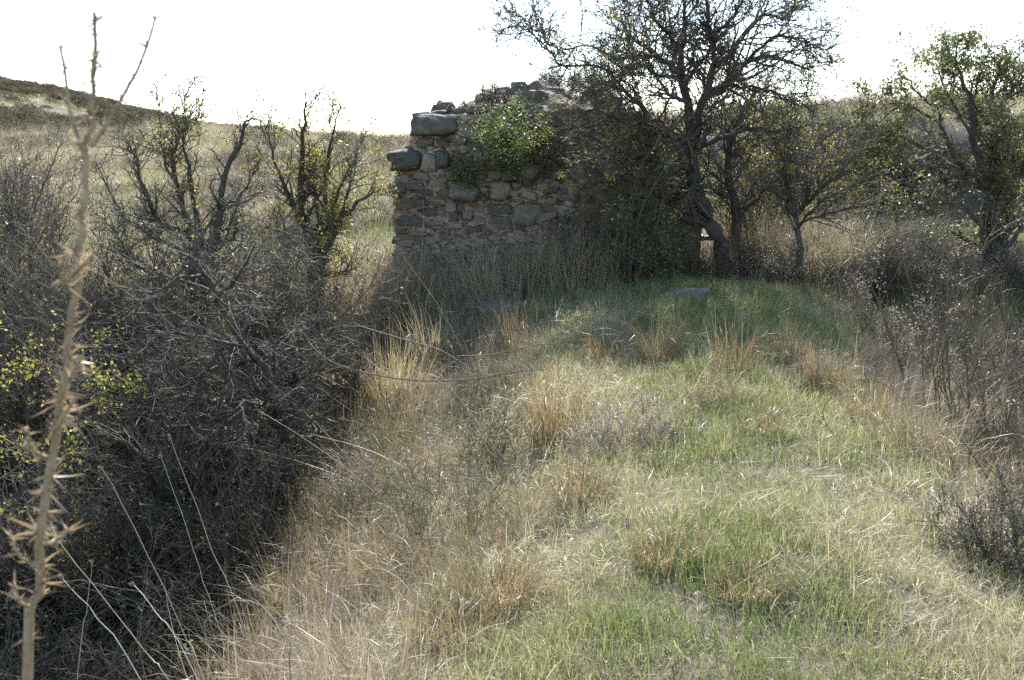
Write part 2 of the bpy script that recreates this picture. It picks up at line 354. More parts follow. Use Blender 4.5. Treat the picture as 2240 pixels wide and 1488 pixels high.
# ------------------------------------------------------------------ scatter (grass and scrub that nobody could count)
def in_view(p, margin=1.6):
    d = p[:, 1] * cp - (p[:, 2] - CAM_H) * -sp_
    d = p[:, 1]
    return (d > .6) & (np.abs(p[:, 0]) < d * .475 + margin)
def scatter(name, protos, mat, pts, rot, scl, tint, label, cat, rng):
    coll = bpy.data.collections.new(name + '_shapes')
    for me in protos:
        if not me.materials: me.materials.append(mat)
        coll.objects.link(bpy.data.objects.new(me.name, me))
    me = bpy.data.meshes.new(name); me.vertices.add(len(pts)); me.vertices.foreach_set('co', np.asarray(pts, np.float32).ravel())
    for nm, ty, fld, val in (('rot', 'FLOAT_VECTOR', 'vector', rot), ('scl', 'FLOAT_VECTOR', 'vector', scl), ('tint', 'FLOAT', 'value', tint)):
        a = me.attributes.new(nm, ty, 'POINT'); a.data.foreach_set(fld, np.asarray(val, np.float32).ravel())
    a = me.attributes.new('pick', 'INT', 'POINT'); a.data.foreach_set('value', rng.integers(0, len(protos), len(pts)).astype(np.int32))
    o = obj(name, me)
    ng = bpy.data.node_groups.new(name, 'GeometryNodeTree')
    ng.interface.new_socket('Geometry', in_out='INPUT', socket_type='NodeSocketGeometry')
    ng.interface.new_socket('Geometry', in_out='OUTPUT', socket_type='NodeSocketGeometry')
    N, Lk = ng.nodes, ng.links
    gi, go = N.new('NodeGroupInput'), N.new('NodeGroupOutput')
    ip = N.new('GeometryNodeInstanceOnPoints'); ci = N.new('GeometryNodeCollectionInfo')
    ci.inputs['Collection'].default_value = coll; ci.inputs['Separate Children'].default_value = True; ci.inputs['Reset Children'].default_value = True
    def na(nm, ty):
        n = N.new('GeometryNodeInputNamedAttribute'); n.data_type = ty; n.inputs['Name'].default_value = nm
        return [s for s in n.outputs if s.enabled][0]
    e2r = N.new('FunctionNodeEulerToRotation'); Lk.new(na('rot', 'FLOAT_VECTOR'), e2r.inputs[0])
    mp = N.new('GeometryNodeMeshToPoints'); Lk.new(gi.outputs[0], mp.inputs['Mesh'])
    Lk.new(mp.outputs[0], ip.inputs['Points']); Lk.new(ci.outputs[0], ip.inputs['Instance']); ip.inputs['Pick Instance'].default_value = True
    Lk.new(na('pick', 'INT'), ip.inputs['Instance Index']); Lk.new(e2r.outputs[0], ip.inputs['Rotation']); Lk.new(na('scl', 'FLOAT_VECTOR'), ip.inputs['Scale'])
    Lk.new(ip.outputs[0], go.inputs[0])
    md = o.modifiers.new('scatter', 'NODES'); md.node_group = ng
    return tag(o, label, cat, kind='stuff')
def random_points(x0, x1, y0, y1, dens, rng):
    n = int((x1 - x0) * (y1 - y0) * dens)
    x, y = rng.uniform(x0, x1, n), rng.uniform(y0, y1, n)
    p = np.stack([x, y, H(x, y)], -1)
    return p[in_view(p)]
def slope_tilt(p, k=.5):
    e = .15
    dx = (H(p[:, 0] + e, p[:, 1]) - H(p[:, 0] - e, p[:, 1])) / (2 * e); dy = (H(p[:, 0], p[:, 1] + e) - H(p[:, 0], p[:, 1] - e)) / (2 * e)
    return np.stack([np.arctan(dy) * k, -np.arctan(dx) * k], -1)
def finish_points(p, scale, rng, tilt=.5, jitter=.12, zs=None):
    n = len(p); rot = np.zeros((n, 3)); rot[:, :2] = slope_tilt(p, tilt) + rng.normal(0, jitter, (n, 2)); rot[:, 2] = rng.uniform(0, 6.283, n)
    # spin first, tilt afterwards would need matrices: tilting by the slope only is kept small, so the order does not matter
    s = np.repeat((np.asarray(scale) * rng.uniform(.75, 1.3, n))[:, None], 3, 1)
    if zs is not None: s[:, 2] *= zs
    return rot, s

def tuft_mesh(name, n, radius, h, w, lean, curl, rng, K=4, kink=0., flat=0):
    g = Geo(); r = radius * np.sqrt(rng.random(n)); a = rng.uniform(0, 6.283, n)
    base = np.stack([r * np.cos(a), r * np.sin(a), np.full(n, -.015)], -1)
    az = rng.uniform(0, 6.283, n)
    ln = np.abs(rng.normal(0, lean, n)) + flat * rng.random(n)
    blades(g, base, rng.uniform(h[0], h[1], n), rng.uniform(w[0], w[1], n), az, ln, rng.normal(curl, curl * .7, n), rng, K,
           kink=(rng.random(n) < kink) * rng.uniform(.6, 2.0, n) if kink else None)
    return g.mesh(name)

rg = np.random.default_rng(5)
short = [tuft_mesh('short_grass_tuft', 70, .15, (.04, .12), (.002, .0042), .35, .7, rg) for _ in range(5)]
mat_ = [tuft_mesh('dry_mat_tuft', 60, .16, (.07, .22), (.0016, .0032), .7, .8, rg, 4, .2, 1.0) for _ in range(5)]
wisp = [tuft_mesh('wispy_tuft', 34, .08, (.16, .36), (.0016, .003), .28, .7, rg, 5, .2) for _ in range(5)]

def bare(p):   # trodden patch close to the camera
    q = pix_ground(1560, 1390); q2 = pix_ground(1640, 1330)
    return np.maximum(np.exp(-((p[:, 0] - q[0])**2 + ((p[:, 1] - q[1]) * .8)**2) / .10), .6 * np.exp(-((p[:, 0] - q2[0])**2 + (p[:, 1] - q2[1])**2) / .05))
def greenness(p):
    """fresh grass along the crest and in the moist shade by the flat stone"""
    x, y = p[:, 0], p[:, 1]
    off = x - np.interp(y, [2, 4, 6.5, 9, 12], [.75, .95, 1.35, 1.7, 2.2])
    crest = np.exp(-(off / np.interp(y, [2, 7, 12], [.55, .55, 1.1]))**2)
    n = vnoise(x * 1.3 + 9, y * 1.3 + 9, 7); n2 = vnoise(x * 4 + 9, y * 4 + 9, 8)
    lush = np.clip((y - 9) / 2, 0, 1)
    return np.clip(crest * (.55 + .35 * lush) + (n - .5) * .9 + (n2 - .5) * .45 + .10, 0, 1)

def ridge_area(p, grow=0.):
    x, y = p[:, 0], p[:, 1]
    lo = np.interp(y, [0, 3, 6, 9, 11.5, 13], [-.5, -.45, -.1, .1, .0, .3]) - grow
    hi = np.interp(y, [0, 3, 6, 9, 11.5, 13], [2.0, 2.05, 2.45, 2.85, 3.6, 4.2]) + grow
    e = (vnoise(x * 1.8 + 4, y * 1.8 + 4, 12) - .5) * .5
    return (x > lo + e) & (x < hi + e)

# fresh and dry short grass on the crest
p = np.vstack([random_points(-1.2, 4, 1.2, 5, 170, rg), random_points(-1.5, 5.5, 5, 13.2, 95, rg)])
p = p[ridge_area(p, .15)]; gr = greenness(p); p_b = bare(p)
keep = rg.random(len(p)) < np.clip(.45 + gr * .9, 0, 1) * (1 - .5 * p_b); p, gr = p[keep], gr[keep]
rot, s = finish_points(p, np.where(p[:, 1] > 6, 1.15, .95) * (.75 + .5 * vnoise(p[:, 0] * 2.2 + 3, p[:, 1] * 2.2 + 3, 21)), rg)
scatter('meadow_grass', short, M['meadow'], p, rot, s, np.clip(.66 - gr * .55 + rg.normal(0, .1, len(p)), 0, 1), 'short fresh green grass along the crest of the ridge', 'grass', rg)
p = np.vstack([random_points(-1.6, 4.5, 1.2, 5, 105, rg), random_points(-2, 6, 5, 13.2, 60, rg)])
p = p[ridge_area(p, .35)]; gr = greenness(p); p_b = bare(p)
keep = rg.random(len(p)) < np.clip(1.0 - gr * .75, .2, 1) * (1 - .3 * p_b); p, gr = p[keep], gr[keep]
rot, s = finish_points(p, np.where(p[:, 1] > 6, 1.15, .95) * (.7 + .6 * vnoise(p[:, 0] * 2.2 + 3, p[:, 1] * 2.2 + 3, 22)), rg)
scatter('dry_grass_mat', mat_, M['meadow'], p, rot, s, np.clip(.86 - gr * .25 + rg.normal(0, .1, len(p)), 0, 1), 'matted straw coloured dry grass over the ridge', 'grass', rg)
p = np.vstack([random_points(-1.6, 4.5, 1.6, 13.2, 12, rg)])
p = p[ridge_area(p, .3)]; nz = vnoise(p[:, 0] * 1.1 + 31, p[:, 1] * 1.1 + 31, 14)
p = p[rg.random(len(p)) < np.clip((nz - .25) * 2, .08, 1)]
rot, s = finish_points(p, .75, rg)
scatter('wispy_dry_grass', wisp, M['meadow'], p, rot, s, np.clip(.82 + rg.normal(0, .12, len(p)), 0, 1), 'thin wispy straw grass standing above the short turf', 'grass', rg)

# bleached straws lying on the turf
def straw_mesh(rng, n=7):
    g = Geo(); base = np.stack([rng.normal(0, .14, n), rng.normal(0, .14, n), rng.uniform(.02, .06, n)], -1)
    blades(g, base, rng.uniform(.06, .22, n), rng.uniform(.0011, .0021, n), rng.uniform(0, 6.283, n), rng.uniform(1.2, 1.6, n), rng.normal(0, .45, n), rng, 4, kink=(rng.random(n) < .3) * rng.normal(0, .5, n))
    return g.mesh('fallen_straw')
straws = [straw_mesh(rg) for _ in range(5)]
p = random_points(-1.4, 4.5, 1.4, 12, 9, rg); p = p[ridge_area(p, .2)]; p = p[rg.random(len(p)) < .25 + .75 * (vnoise(p[:, 0] * 1.6 + 8, p[:, 1] * 1.6 + 8, 27) > .5)]
rot, s = finish_points(p, 1.0, rg, .9, .1)
scatter('fallen_straw', straws, M['meadow'], p, rot, s, np.clip(.86 + rg.normal(0, .1, len(p)), 0, 1), 'bleached straws lying flat on the turf of the ridge', 'straw', rg)

# long grass on both flanks of the ridge
long_ = [tuft_mesh('long_slope_grass', 60, .16, (.25, .62), (.002, .0045), .3, .9, rg, 5, .25) for _ in range(6)]
def flank_points(d):
    q = np.vstack([random_points(-3.2, 6.2, 1.6, 13, d, rg)])
    x, y = q[:, 0], q[:, 1]
    lo = np.interp(y, [0, 3, 6, 9, 11.5, 13], [-.45, -.4, .0, .2, .1, -.2]); hi = np.interp(y, [0, 3, 6, 9, 11.5, 13], [2.1, 2.1, 2.45, 2.9, 3.7, 4.4])
    e = (vnoise(x * 1.8 + 4, y * 1.8 + 4, 12) - .5) * .5
    left = (x < lo + e) & (x > np.interp(y, [0, 3, 6, 9, 11, 13], [-1.5, -1.5, -1.6, -1.9, -2.2, -2.4]) + e)
    right = (x > hi + e) & (x < hi + 1.5 + e)
    return q[left | right]
p = flank_points(30)
rot, s = finish_points(p, .58 + .5 * vnoise(p[:, 0] * 1.4 + 3, p[:, 1] * 1.4 + 3, 23), rg, .35)
scatter('flank_grass', long_, M['slope'], p, rot, s, np.clip(.5 + .7 * (vnoise(p[:, 0] * .9 + 3, p[:, 1] * .9 + 3, 24) - .5) + rg.normal(0, .12, len(p)), 0, 1), 'long grey brown and rusty grass on the flanks of the ridge', 'grass', rg)

# tall pale grass at the foot of the ruin, rusty floor grass in the gully and beyond
tall = [tuft_mesh('tall_golden_grass', 55, .14, (.4, .85), (.0025, .005), .22, .8, rg, 5, .3) for _ in range(5)]
p = random_points(-2.2, 4.5, 11.8, 15, 34, rg); x, y = p[:, 0], p[:, 1]
front = np.interp(x, [-2, -1, 0, 1, 2.2, 4.5], [12.4, 12.3, 12.5, 12.75, 13.2, 13.4])
p = p[(y > front) & (y < np.where(x < -1.55, 15, np.where(x < 2.6, 13.55, 15)))]
rot, s = finish_points(p, .95 + .75 * vnoise(p[:, 0] * 1.4 + 3, p[:, 1] * 1.4 + 3, 25), rg, .3)
scatter('ruin_foot_grass', tall, M['gold'], p, rot, s, np.clip(.6 + rg.normal(0, .22, len(p)), 0, 1), 'tall dry grass crowding the foot of the ruined wall', 'grass', rg)

p = np.vstack([random_points(-9, -1.5, 2, 13, 9, rg), random_points(3.4, 10, 3, 16, 20, rg)]); x, y = p[:, 0], p[:, 1]
rot, s = finish_points(p, .45 + .4 * rg.random(len(p)), rg, .4)
scatter('gully_grass', long_, M['slope'], p, rot, s, np.clip(.3 + rg.normal(0, .2, len(p)), 0, 1), 'thin dead grass on the floor of the gullies', 'grass', rg)

# dead brush filling the gullies and the foot of the trees
def tangle(name, rng, n=150):
    g = Geo(); a = rng.uniform(0, 6.283, n); r = .42 * np.sqrt(rng.random(n)); p = np.stack([r * np.cos(a), r * np.sin(a), rng.uniform(-.05, .25, n)], -1)
    d = norm(np.stack([rng.normal(0, .7, n), rng.normal(0, .7, n), np.abs(rng.normal(.7, .4, n))], -1)); ln = rng.uniform(.25, .75, n); out = [p]
    for k in range(5): p = p + d * (ln / 5)[:, None]; out.append(p); d = norm(d + rng.normal(0, .2, (n, 3)) + [0, 0, -.12])
    P_ = np.stack(out, 1); R_ = np.linspace(.0036, .0015, 6)[None] * rng.uniform(.6, 1.3, (n, 1)); tubes(g, P_, R_, 3, rng)
    P2, R2 = spawn(P_, R_, 9, (.06, .22), (.1, 1), (.4, 1.2), 0, .2, 3, .7, rng, .0013); tubes(g, P2, R2, 3, rng)
    for v_ in g.v: g.a.setdefault('rnd', []).append(np.full(len(v_), .5))
    Q = P2.reshape(-1, 3); Q = Q[rng.integers(0, len(Q), 170)]; leaf_cards(g, Q + rng.normal(0, .02, Q.shape), .024, rng)
    me = g.mesh(name); nq = sum(len(q) for q in g.q); mi = np.zeros(len(me.polygons), np.int32); mi[nq:] = 1; me.polygons.foreach_set('material_index', mi)
    me.materials.append(M['brush']); me.materials.append(M['brush_leaf']); return me
tangles = [tangle('brush_tangle', rg) for _ in range(4)]
def brush(name, p, sc, label):
    rot, s_ = finish_points(p, sc, rg, .3, .25)
    scatter(name, tangles, M['brush'], p, rot, s_, np.clip(.5 + .9 * (vnoise(p[:, 0] * .9 + 5, p[:, 1] * .9 + 5, 71) - .5) + rg.normal(0, .18, len(p)), 0, 1), label, 'undergrowth', rg)
p = random_points(-8, -1.7, 10.4, 14.5, 9, rg); p = p[vnoise(p[:, 0] * .8 + 2, p[:, 1] * .8 + 2, 81) > .38]; rot, s = finish_points(p, 1.45, rg, .3)
scatter('thicket_grass', tall, M['gold'], p, rot, s, np.clip(.5 + rg.normal(0, .2, len(p)), 0, 1), 'tall tan grass growing through the thicket left of the ruin', 'grass', rg)
p = random_points(-7.5, -.6, 3.6, 12.6, 9, rg); x, y = p[:, 0], p[:, 1]
p = p[x < np.interp(y, [3, 6, 9, 11.5, 13], [-2.1, -1.9, -1.95, -2.2, -2.4])]; p = p[(p[:, 1] > 7.2) | (rg.random(len(p)) < .45)]; brush('gully_undergrowth', p, np.where(p[:, 1] > 7.2, 1.1, .75) * (.85 + .5 * rg.random(len(p))), 'dead grey brush tangled over the floor of the left gully')
p = random_points(2.6, 8, 4, 13, 2.5, rg); x, y = p[:, 0], p[:, 1]
p = p[x > np.interp(y, [3, 6, 9, 11.5, 13], [2.9, 3.0, 3.7, 5.0, 6.0])]; brush('right_undergrowth', p, .7, 'dead brown brush in the dip right of the ridge')
p = np.vstack([random_points(.9, 5.2, 12.9, 15.5, 6, rg), random_points(5.2, 7.5, 12.9, 15.5, 2.5, rg), random_points(6, 9, 13.5, 17, 2, rg)]); brush('tree_foot_undergrowth', p[~((p[:, 0] < 2.7) & (p[:, 1] > 13.5))], .8, 'dead brush around the feet of the hawthorn and the right-hand trees')

# open field behind
fieldt = [tuft_mesh('field_tuft', 60, .3, (.10, .34), (.004, .009), .45, .7, rg, 3, .1) for _ in range(5)]
p = np.vstack([random_points(-26, 14, 13, 26, 13, rg), random_points(-34, 22, 26, 50, 9, rg)]); x, y = p[:, 0], p[:, 1]
inside = (x > -1.7) & (x < 2.9) & (y > 13.2) & (y < 16.6)
p = p[~inside]; x, y = p[:, 0], p[:, 1]
n = vnoise(x * .35 + 7, y * .35 + 7, 31); gz = np.clip((n - .33) * 3.2 + .45 * (y < 23), 0, 1) * np.clip((36 - y) / 10, .15, 1)
bank = (x > 3) & (y > 24.3) & (y < 27.3)
keep = ~bank | (rg.random(len(p)) < .15); p, gz = p[keep], gz[keep]
rot, s = finish_points(p, (.7 + .6 * vnoise(p[:, 0] * .8 + 3, p[:, 1] * .8 + 3, 33)) * np.where(p[:, 1] > 30, 1.2, 1), rg, .6)
scatter('field_grass', fieldt, M['meadow'], p, rot, s, np.clip(.80 - gz * .62 + rg.normal(0, .12, len(p)), 0, 1), 'green and straw coloured grass of the field behind the ruin', 'grass', rg)
p = np.vstack([random_points(-22, -2, 24, 47, 5, rg), random_points(-14, -1.8, 14, 24, 4, rg), random_points(3, 18, 29, 36, 5, rg)]); x, y = p[:, 0], p[:, 1]
n = vnoise(x * .3 + 17, y * .3 + 17, 35); p = p[(n > .48) | (y > 40) & (n > .3)]
rot, s = finish_points(p, 1.0, rg, .4)
scatter('tall_field_grass', tall, M['gold'], p, rot, s, np.clip(.6 + rg.normal(0, .15, len(p)), 0, 1), 'tall golden grass along the skyline of the field', 'grass', rg)

# low dead brush and heath dotted over the field
p = np.vstack([random_points(-28, -2, 15, 48, 1.6, rg), random_points(3, 22, 15, 36, 1.2, rg)])
n = vnoise(p[:, 0] * .28 + 11, p[:, 1] * .28 + 11, 91) + .5 * (vnoise(p[:, 0] * .9 + 11, p[:, 1] * .9 + 11, 92) - .5); p = p[rg.random(len(p)) < np.clip((n - .48) * 4, .02, .85)]
rot, s = finish_points(p, .75 + .5 * rg.random(len(p)), rg, .4, .2, zs=.7)
scatter('field_brush', tangles, M['brush'], p, rot, s, np.clip(.55 + rg.normal(0, .22, len(p)), 0, 1), 'low dead brush dotted over the field behind the trees', 'undergrowth', rg)
# scrub on the far hill
def dome(name, n, rng, leaf=.10, r=(1, 1, .62)):
    g = Geo(); d = norm(rng.normal(size=(n, 3))); d[:, 2] = np.abs(d[:, 2]) - .1
    lump = .78 + .3 * vnoise(d[:, 0] * 2.6 + 20, d[:, 1] * 2.6 + d[:, 2] * 3 + 20, int(rng.integers(999)))
    pos = d * lump[:, None] * np.array(r) * rng.uniform(.72, 1.0, (n, 1))
    leaf_cards(g, pos, leaf, rng, -.3, .35, .7)
    return g.mesh(name)
domes = [dome('hill_scrub_clump', 700, rg) for _ in range(4)]
x = rg.uniform(-150, 0, 46000); y = rg.uniform(60, 175, 46000); p = np.stack([x, y, H(x, y)], -1); p = p[in_view(p, 12)]
x, y = p[:, 0], p[:, 1]; n = vnoise(x * .075 + 41, y * .055 + 41, 43) + .25 * (vnoise(x * .3 + 4, y * .3 + 4, 44) - .5)
keep = rg.random(len(p)) < np.clip((n - .38) * 3, .035, .5) * np.clip((y - 58) / 20, .4, 1); p = p[keep]
rot, s = finish_points(p, .6 + .9 * rg.random(len(p))**2, rg, .8, zs=1.2)
scatter('hill_scrub', domes, M['scrub'], p, rot, s, np.clip(.45 + rg.normal(0, .2, len(p)), 0, 1), 'dark low scrub covering the distant hill', 'scrub', rg)
x = rg.uniform(-150, 20, 26000); y = rg.uniform(48, 175, 26000); p = np.stack([x, y, H(x, y)], -1); p = p[in_view(p, 12)]
rot, s = finish_points(p, 3.2, rg, .9, zs=.3)
n = vnoise(p[:, 0] * .06 + 7, p[:, 1] * .06 + 7, 45)
scatter('hill_grass', fieldt, M['meadow'], p, rot, s, np.clip(.62 - (n - .4) * .9 + rg.normal(0, .1, len(p)), 0, 1), 'pale dry grass between the scrub of the distant hill', 'grass', rg)

# ------------------------------------------------------------------ stones
def hull_stone(name, rng, n=18, box=.55, smooth_sub=0):
    pts = []
    for sx in (-1, 1):                                         # a block with knocked-off, uneven corners
        for sy in (-1, 1):
            for sz in (-1, 1):
                c = np.array([sx, sy, sz]) * rng.uniform(.62, 1.0, 3)
                for k in range(3):
                    q = c.copy(); q[k] *= rng.uniform(1 - box, 1 - box * .3); pts.append(q)
    pts = np.array(pts)
    bm = bmesh.new()
    for q in pts: bm.verts.new(q)
    r = bmesh.ops.convex_hull(bm, input=bm.verts)
    bmesh.ops.delete(bm, geom=[v for v in bm.verts if not v.link_faces], context='VERTS')
    if smooth_sub:
        bmesh.ops.subdivide_edges(bm, edges=bm.edges, cuts=smooth_sub, use_grid_fill=True, smooth=.3)
        bmesh.ops.triangulate(bm, faces=bm.faces)
        for v in bm.verts:
            v.co *= 1 + .3 * (float(vnoise(np.array(v.co.x * 2.5 + 30), np.array(v.co.y * 2.5 + v.co.z * 3 + 30), 55)) - .5)
    mx = max(max(abs(c) for c in v.co) for v in bm.verts)
    lo = [min(v.co[k] for v in bm.verts) for k in range(3)]; hi = [max(v.co[k] for v in bm.verts) for k in range(3)]
    for v in bm.verts:
        for k in range(3): v.co[k] = (v.co[k] - (lo[k] + hi[k]) / 2) / (hi[k] - lo[k])      # unit size
    me = bpy.data.meshes.new(name); bm.to_mesh(me); bm.free()
    if smooth_sub: me.polygons.foreach_set('use_smooth', np.ones(len(me.polygons), bool))
    return me
rs = np.random.default_rng(77)
STONE = {k: [hull_stone('stone', rs, 20, .5) for _ in range(10)] for k in ('stone_dark', 'stone_tan')}
BOULDER = {k: [hull_stone('boulder', rs, 30, .6, 2) for _ in range(5)] for k in ('stone_dark', 'stone_tan', 'stone_pale')}
for d in (STONE, BOULDER):
    for k, l in d.items():
        for me in l: me.materials.append(M[k])

# ------------------------------------------------------------------ ruined wall
WY = 13.75                                             # depth of the front face
base = pix(1100, 660, WY); base[2] = H(.0, WY) - .25
ruin = thing('ruined_wall', (0, WY, float(base[2])), 'ruined rubble stone wall in earth mortar, overgrown at its top', 'ruin')
ox, oy, oz = 0, WY, float(base[2])
def wpx(px, py, dy=0.):                               # photo pixel on the front face -> ruin coordinates
    q = pix(px, py, WY + dy); return np.array([q[0] - ox, q[1] - oy, q[2] - oz])
# core of earth mortar: front outline, going back with a mound of rubble on top
TOPX = np.array([wpx(a, b)[0] for a, b in ((862, 380), (882, 362), (899, 300), (905, 262), (960, 252), (1050, 250), (1140, 244), (1250, 238), (1400, 246), (1490, 300), (1540, 420))])
TOPZ = np.array([wpx(a, b)[2] for a, b in ((862, 380), (882, 362), (899, 300), (905, 262), (960, 252), (1050, 250), (1140, 244), (1250, 238), (1400, 246), (1490, 300), (1540, 420))])
x0, x1 = TOPX[0], TOPX[-1]
nxw, nzw, nyw = 74, 44, 34
g = Geo()
xs = np.linspace(x0, x1, nxw); tz = np.interp(xs, TOPX, TOPZ)
f = np.linspace(0, 1, nzw)
XX, FF = np.meshgrid(xs, f); ZZ = FF * tz[None]
hollow = .16 * np.exp(-(((XX - wpx(1035, 450)[0]) / .35)**2 + ((ZZ - wpx(1035, 450)[2]) / .16)**2)) + .10 * np.exp(-(((XX - wpx(1040, 520)[0]) / .6)**2 + ((ZZ - wpx(1040, 520)[2]) / .3)**2))
YY = .07 + .10 * (vnoise(XX * 5 + 9, ZZ * 6 + 9, 61) - .5) + .06 * (vnoise(XX * 13 + 9, ZZ * 15 + 9, 62) - .5) + hollow + .05 * FF
gi_ = (np.arange(nzw - 1)[:, None] * nxw + np.arange(nxw - 1)[None]).ravel()
g.add(np.stack([XX, YY, ZZ], -1).reshape(-1, 3), np.stack([gi_, gi_ + 1, gi_ + nxw + 1, gi_ + nxw], -1))
dd = np.linspace(0, 1, nyw); XX2, DD = np.meshgrid(xs, dd)
YF = YY[-1][None]
Y2 = YF + DD * (2.5 - YF)
bump = np.exp(-((XX2 - .25) / 1.1)**2) * np.sin(np.clip(DD * 1.15, 0, 1) * math.pi * .62) * .36
Z2 = tz[None] + bump + (.13 * (vnoise(XX2 * 4 + 9, DD * 9 + 9, 63) - .5) + .06 * (vnoise(XX2 * 11 + 9, DD * 24 + 9, 64) - .5)) * np.minimum(DD * 6, 1)
gi2 = (np.arange(nyw - 1)[:, None] * nxw + np.arange(nxw - 1)[None]).ravel()
g.add(np.stack([XX2, Y2, Z2], -1).reshape(-1, 3), np.stack([gi2, gi2 + 1, gi2 + nxw + 1, gi2 + nxw], -1))
for k in (0, -1):                                        # the two ends
    a = np.linspace(0, 1, nzw); DE, FE = np.meshgrid(dd, a)
    zt = Z2[:, k][None]; ZE = FE * zt
    ye0 = YY[:, k][:, None]; YE = ye0 * (1 - DE) + 2.5 * DE
    XE = xs[k] + .12 * (vnoise(DE * 12 + 9, FE * 12 + 9, 65) - .5) * np.minimum(1, np.minimum(DE, 1 - DE) * 12) * np.minimum(1, (1 - FE) * 10)
    ge = (np.arange(nzw - 1)[:, None] * nyw + np.arange(nyw - 1)[None]).ravel()
    g.add(np.stack([np.broadcast_to(XE, YE.shape), YE, ZE], -1).reshape(-1, 3), np.stack([ge, ge + 1, ge + nyw + 1, ge + nyw], -1))
xb, zb = np.meshgrid(xs, a); g.add(np.stack([xb, np.full(xb.shape, 2.5), zb * Z2[-1][None]], -1).reshape(-1, 3), np.stack([gi_, gi_ + 1, gi_ + nxw + 1, gi_ + nxw], -1))
core = obj('core', g.mesh('ruin_core', True), M['mortar'], ruin); core['label'] = 'crumbling brown earth mortar between the stones'

taken = []
def put_stone(c, size, kind, rng, big=False, rot=(0, 0, 0), name='stone', parent=ruin):
    me = (BOULDER if big else STONE)[kind]; me = me[int(rng.integers(len(me)))]
    o = obj(name, me, None, parent); o.location = [float(v) for v in c]; o.scale = [float(v) for v in size]
    o.rotation_euler = [float(v) for v in rot]; return o
BIG = [  # photo rectangle, kind, depth of stone, sideways rotation
 (899, 250, 1004, 297, 'stone_dark', .5, .05), (846, 326, 922, 374, 'stone_dark', .5, -.04), (977, 394, 1048, 440, 'stone_dark', .42, .18),
 (1116, 443, 1186, 492, 'stone_dark', .4, 0), (1068, 396, 1116, 440, 'stone_tan', .3, .1), (858, 400, 888, 428, 'stone_dark', .34, 0),
 (952, 332, 984, 368, 'stone_dark', .3, 0), (921, 336, 955, 376, 'stone_tan', .3, .1),
 (1130, 360, 1190, 392, 'stone_tan', .3, 0),]
for a, b, c, d, kind, dep, ry in BIG:
    q = (wpx(a, b) + wpx(c, d)) / 2; w = wpx(c, b)[0] - wpx(a, b)[0]; h = wpx(a, b)[2] - wpx(a, d)[2]
    q[1] = dep * .5 - .10
    put_stone(q, (w * 1.06, dep, h * 1.08), kind, rs, True, (0, ry, 0), 'boulder'); taken.append((q[0] - w / 2, q[0] + w / 2, q[2] - h / 2, q[2] + h / 2))
z = .1; count = 0
while z < 2.75:
    hrow = rs.uniform(.05, .125)
    x = x0 + rs.uniform(0, .1)
    while x < x1 - .3:
        w = rs.uniform(.09, .28) * (1.15 if hrow > .09 else .9)
        cx_, cz = x + w / 2, z + hrow / 2 + rs.normal(0, .022)
        top = np.interp(cx_, TOPX, TOPZ) - hrow * .25
        x += w + rs.uniform(.015, .05)
        if cz > top or any(t0 - .03 < cx_ < t1 + .03 and u0 - .02 < cz < u1 + .02 for t0, t1, u0, u1 in taken): continue
        if rs.random() < (.2 if cz > 1.0 else .45): continue            # missing stones, bare mortar
        if cx_ > .6 and rs.random() < .6: continue                   # hidden behind the thorn tree
        yy = np.interp(cx_, xs, YY[min(int(cz / max(np.interp(cx_, xs, tz), .1) * (nzw - 1)), nzw - 1)])
        put_stone((cx_, yy + .015 + rs.normal(0, .02), cz), (w * 1.05, rs.uniform(.2, .3), hrow * rs.uniform(.95, 1.2)), 'stone_tan' if rs.random() < .84 else 'stone_dark', rs, False,
                  (rs.normal(0, .08), rs.normal(0, .13), rs.normal(0, .16))); count += 1
    z += hrow * 1.02 + .012
# the end face at the left, then the tumbled top
for z in np.arange(.15, 2.2, .16):
    for yy in np.arange(.4, 2.4, .34):
        if rs.random() < .3: continue
        zt = np.interp(yy / 2.5, dd, Z2[:, 0])
        if z < zt - .05: put_stone((x0 + .05 + rs.normal(0, .015), yy + rs.normal(0, .05), z), (rs.uniform(.16, .26), rs.uniform(.22, .36), rs.uniform(.11, .17)), 'stone_tan' if rs.random() < .6 else 'stone_dark', rs, False, (rs.normal(0, .08), rs.normal(0, .05), rs.normal(0, .1)))
gch = Geo()                                               # flakes and chips packed between the stones
for k in range(2300):
    cx_, fz = rs.uniform(x0, .9), rs.uniform(.1, 1); cz = fz * np.interp(cx_, xs, tz)
    yy = np.interp(cx_, xs, YY[int(fz * (nzw - 1))]); me = STONE['stone_tan'][int(rs.integers(10))]
    co = np.empty(len(me.vertices) * 3, np.float32); me.vertices.foreach_get('co', co); co = co.reshape(-1, 3)
    w_ = rs.uniform(.03, .14); an = rs.normal(0, .25); v = co * [w_, rs.uniform(.05, .1), w_ * rs.uniform(.25, .6)]
    v = np.stack([v[:, 0] * math.cos(an) - v[:, 2] * math.sin(an), v[:, 1], v[:, 0] * math.sin(an) + v[:, 2] * math.cos(an)], -1) + [cx_, yy - .005, cz]
    gch.add(v, t=np.array([list(f_.vertices) for f_ in me.polygons]))
chips = obj('rubble_chips', gch.mesh('rubble_chips'), M['stone_tan'], ruin); chips['kind'] = 'stuff'
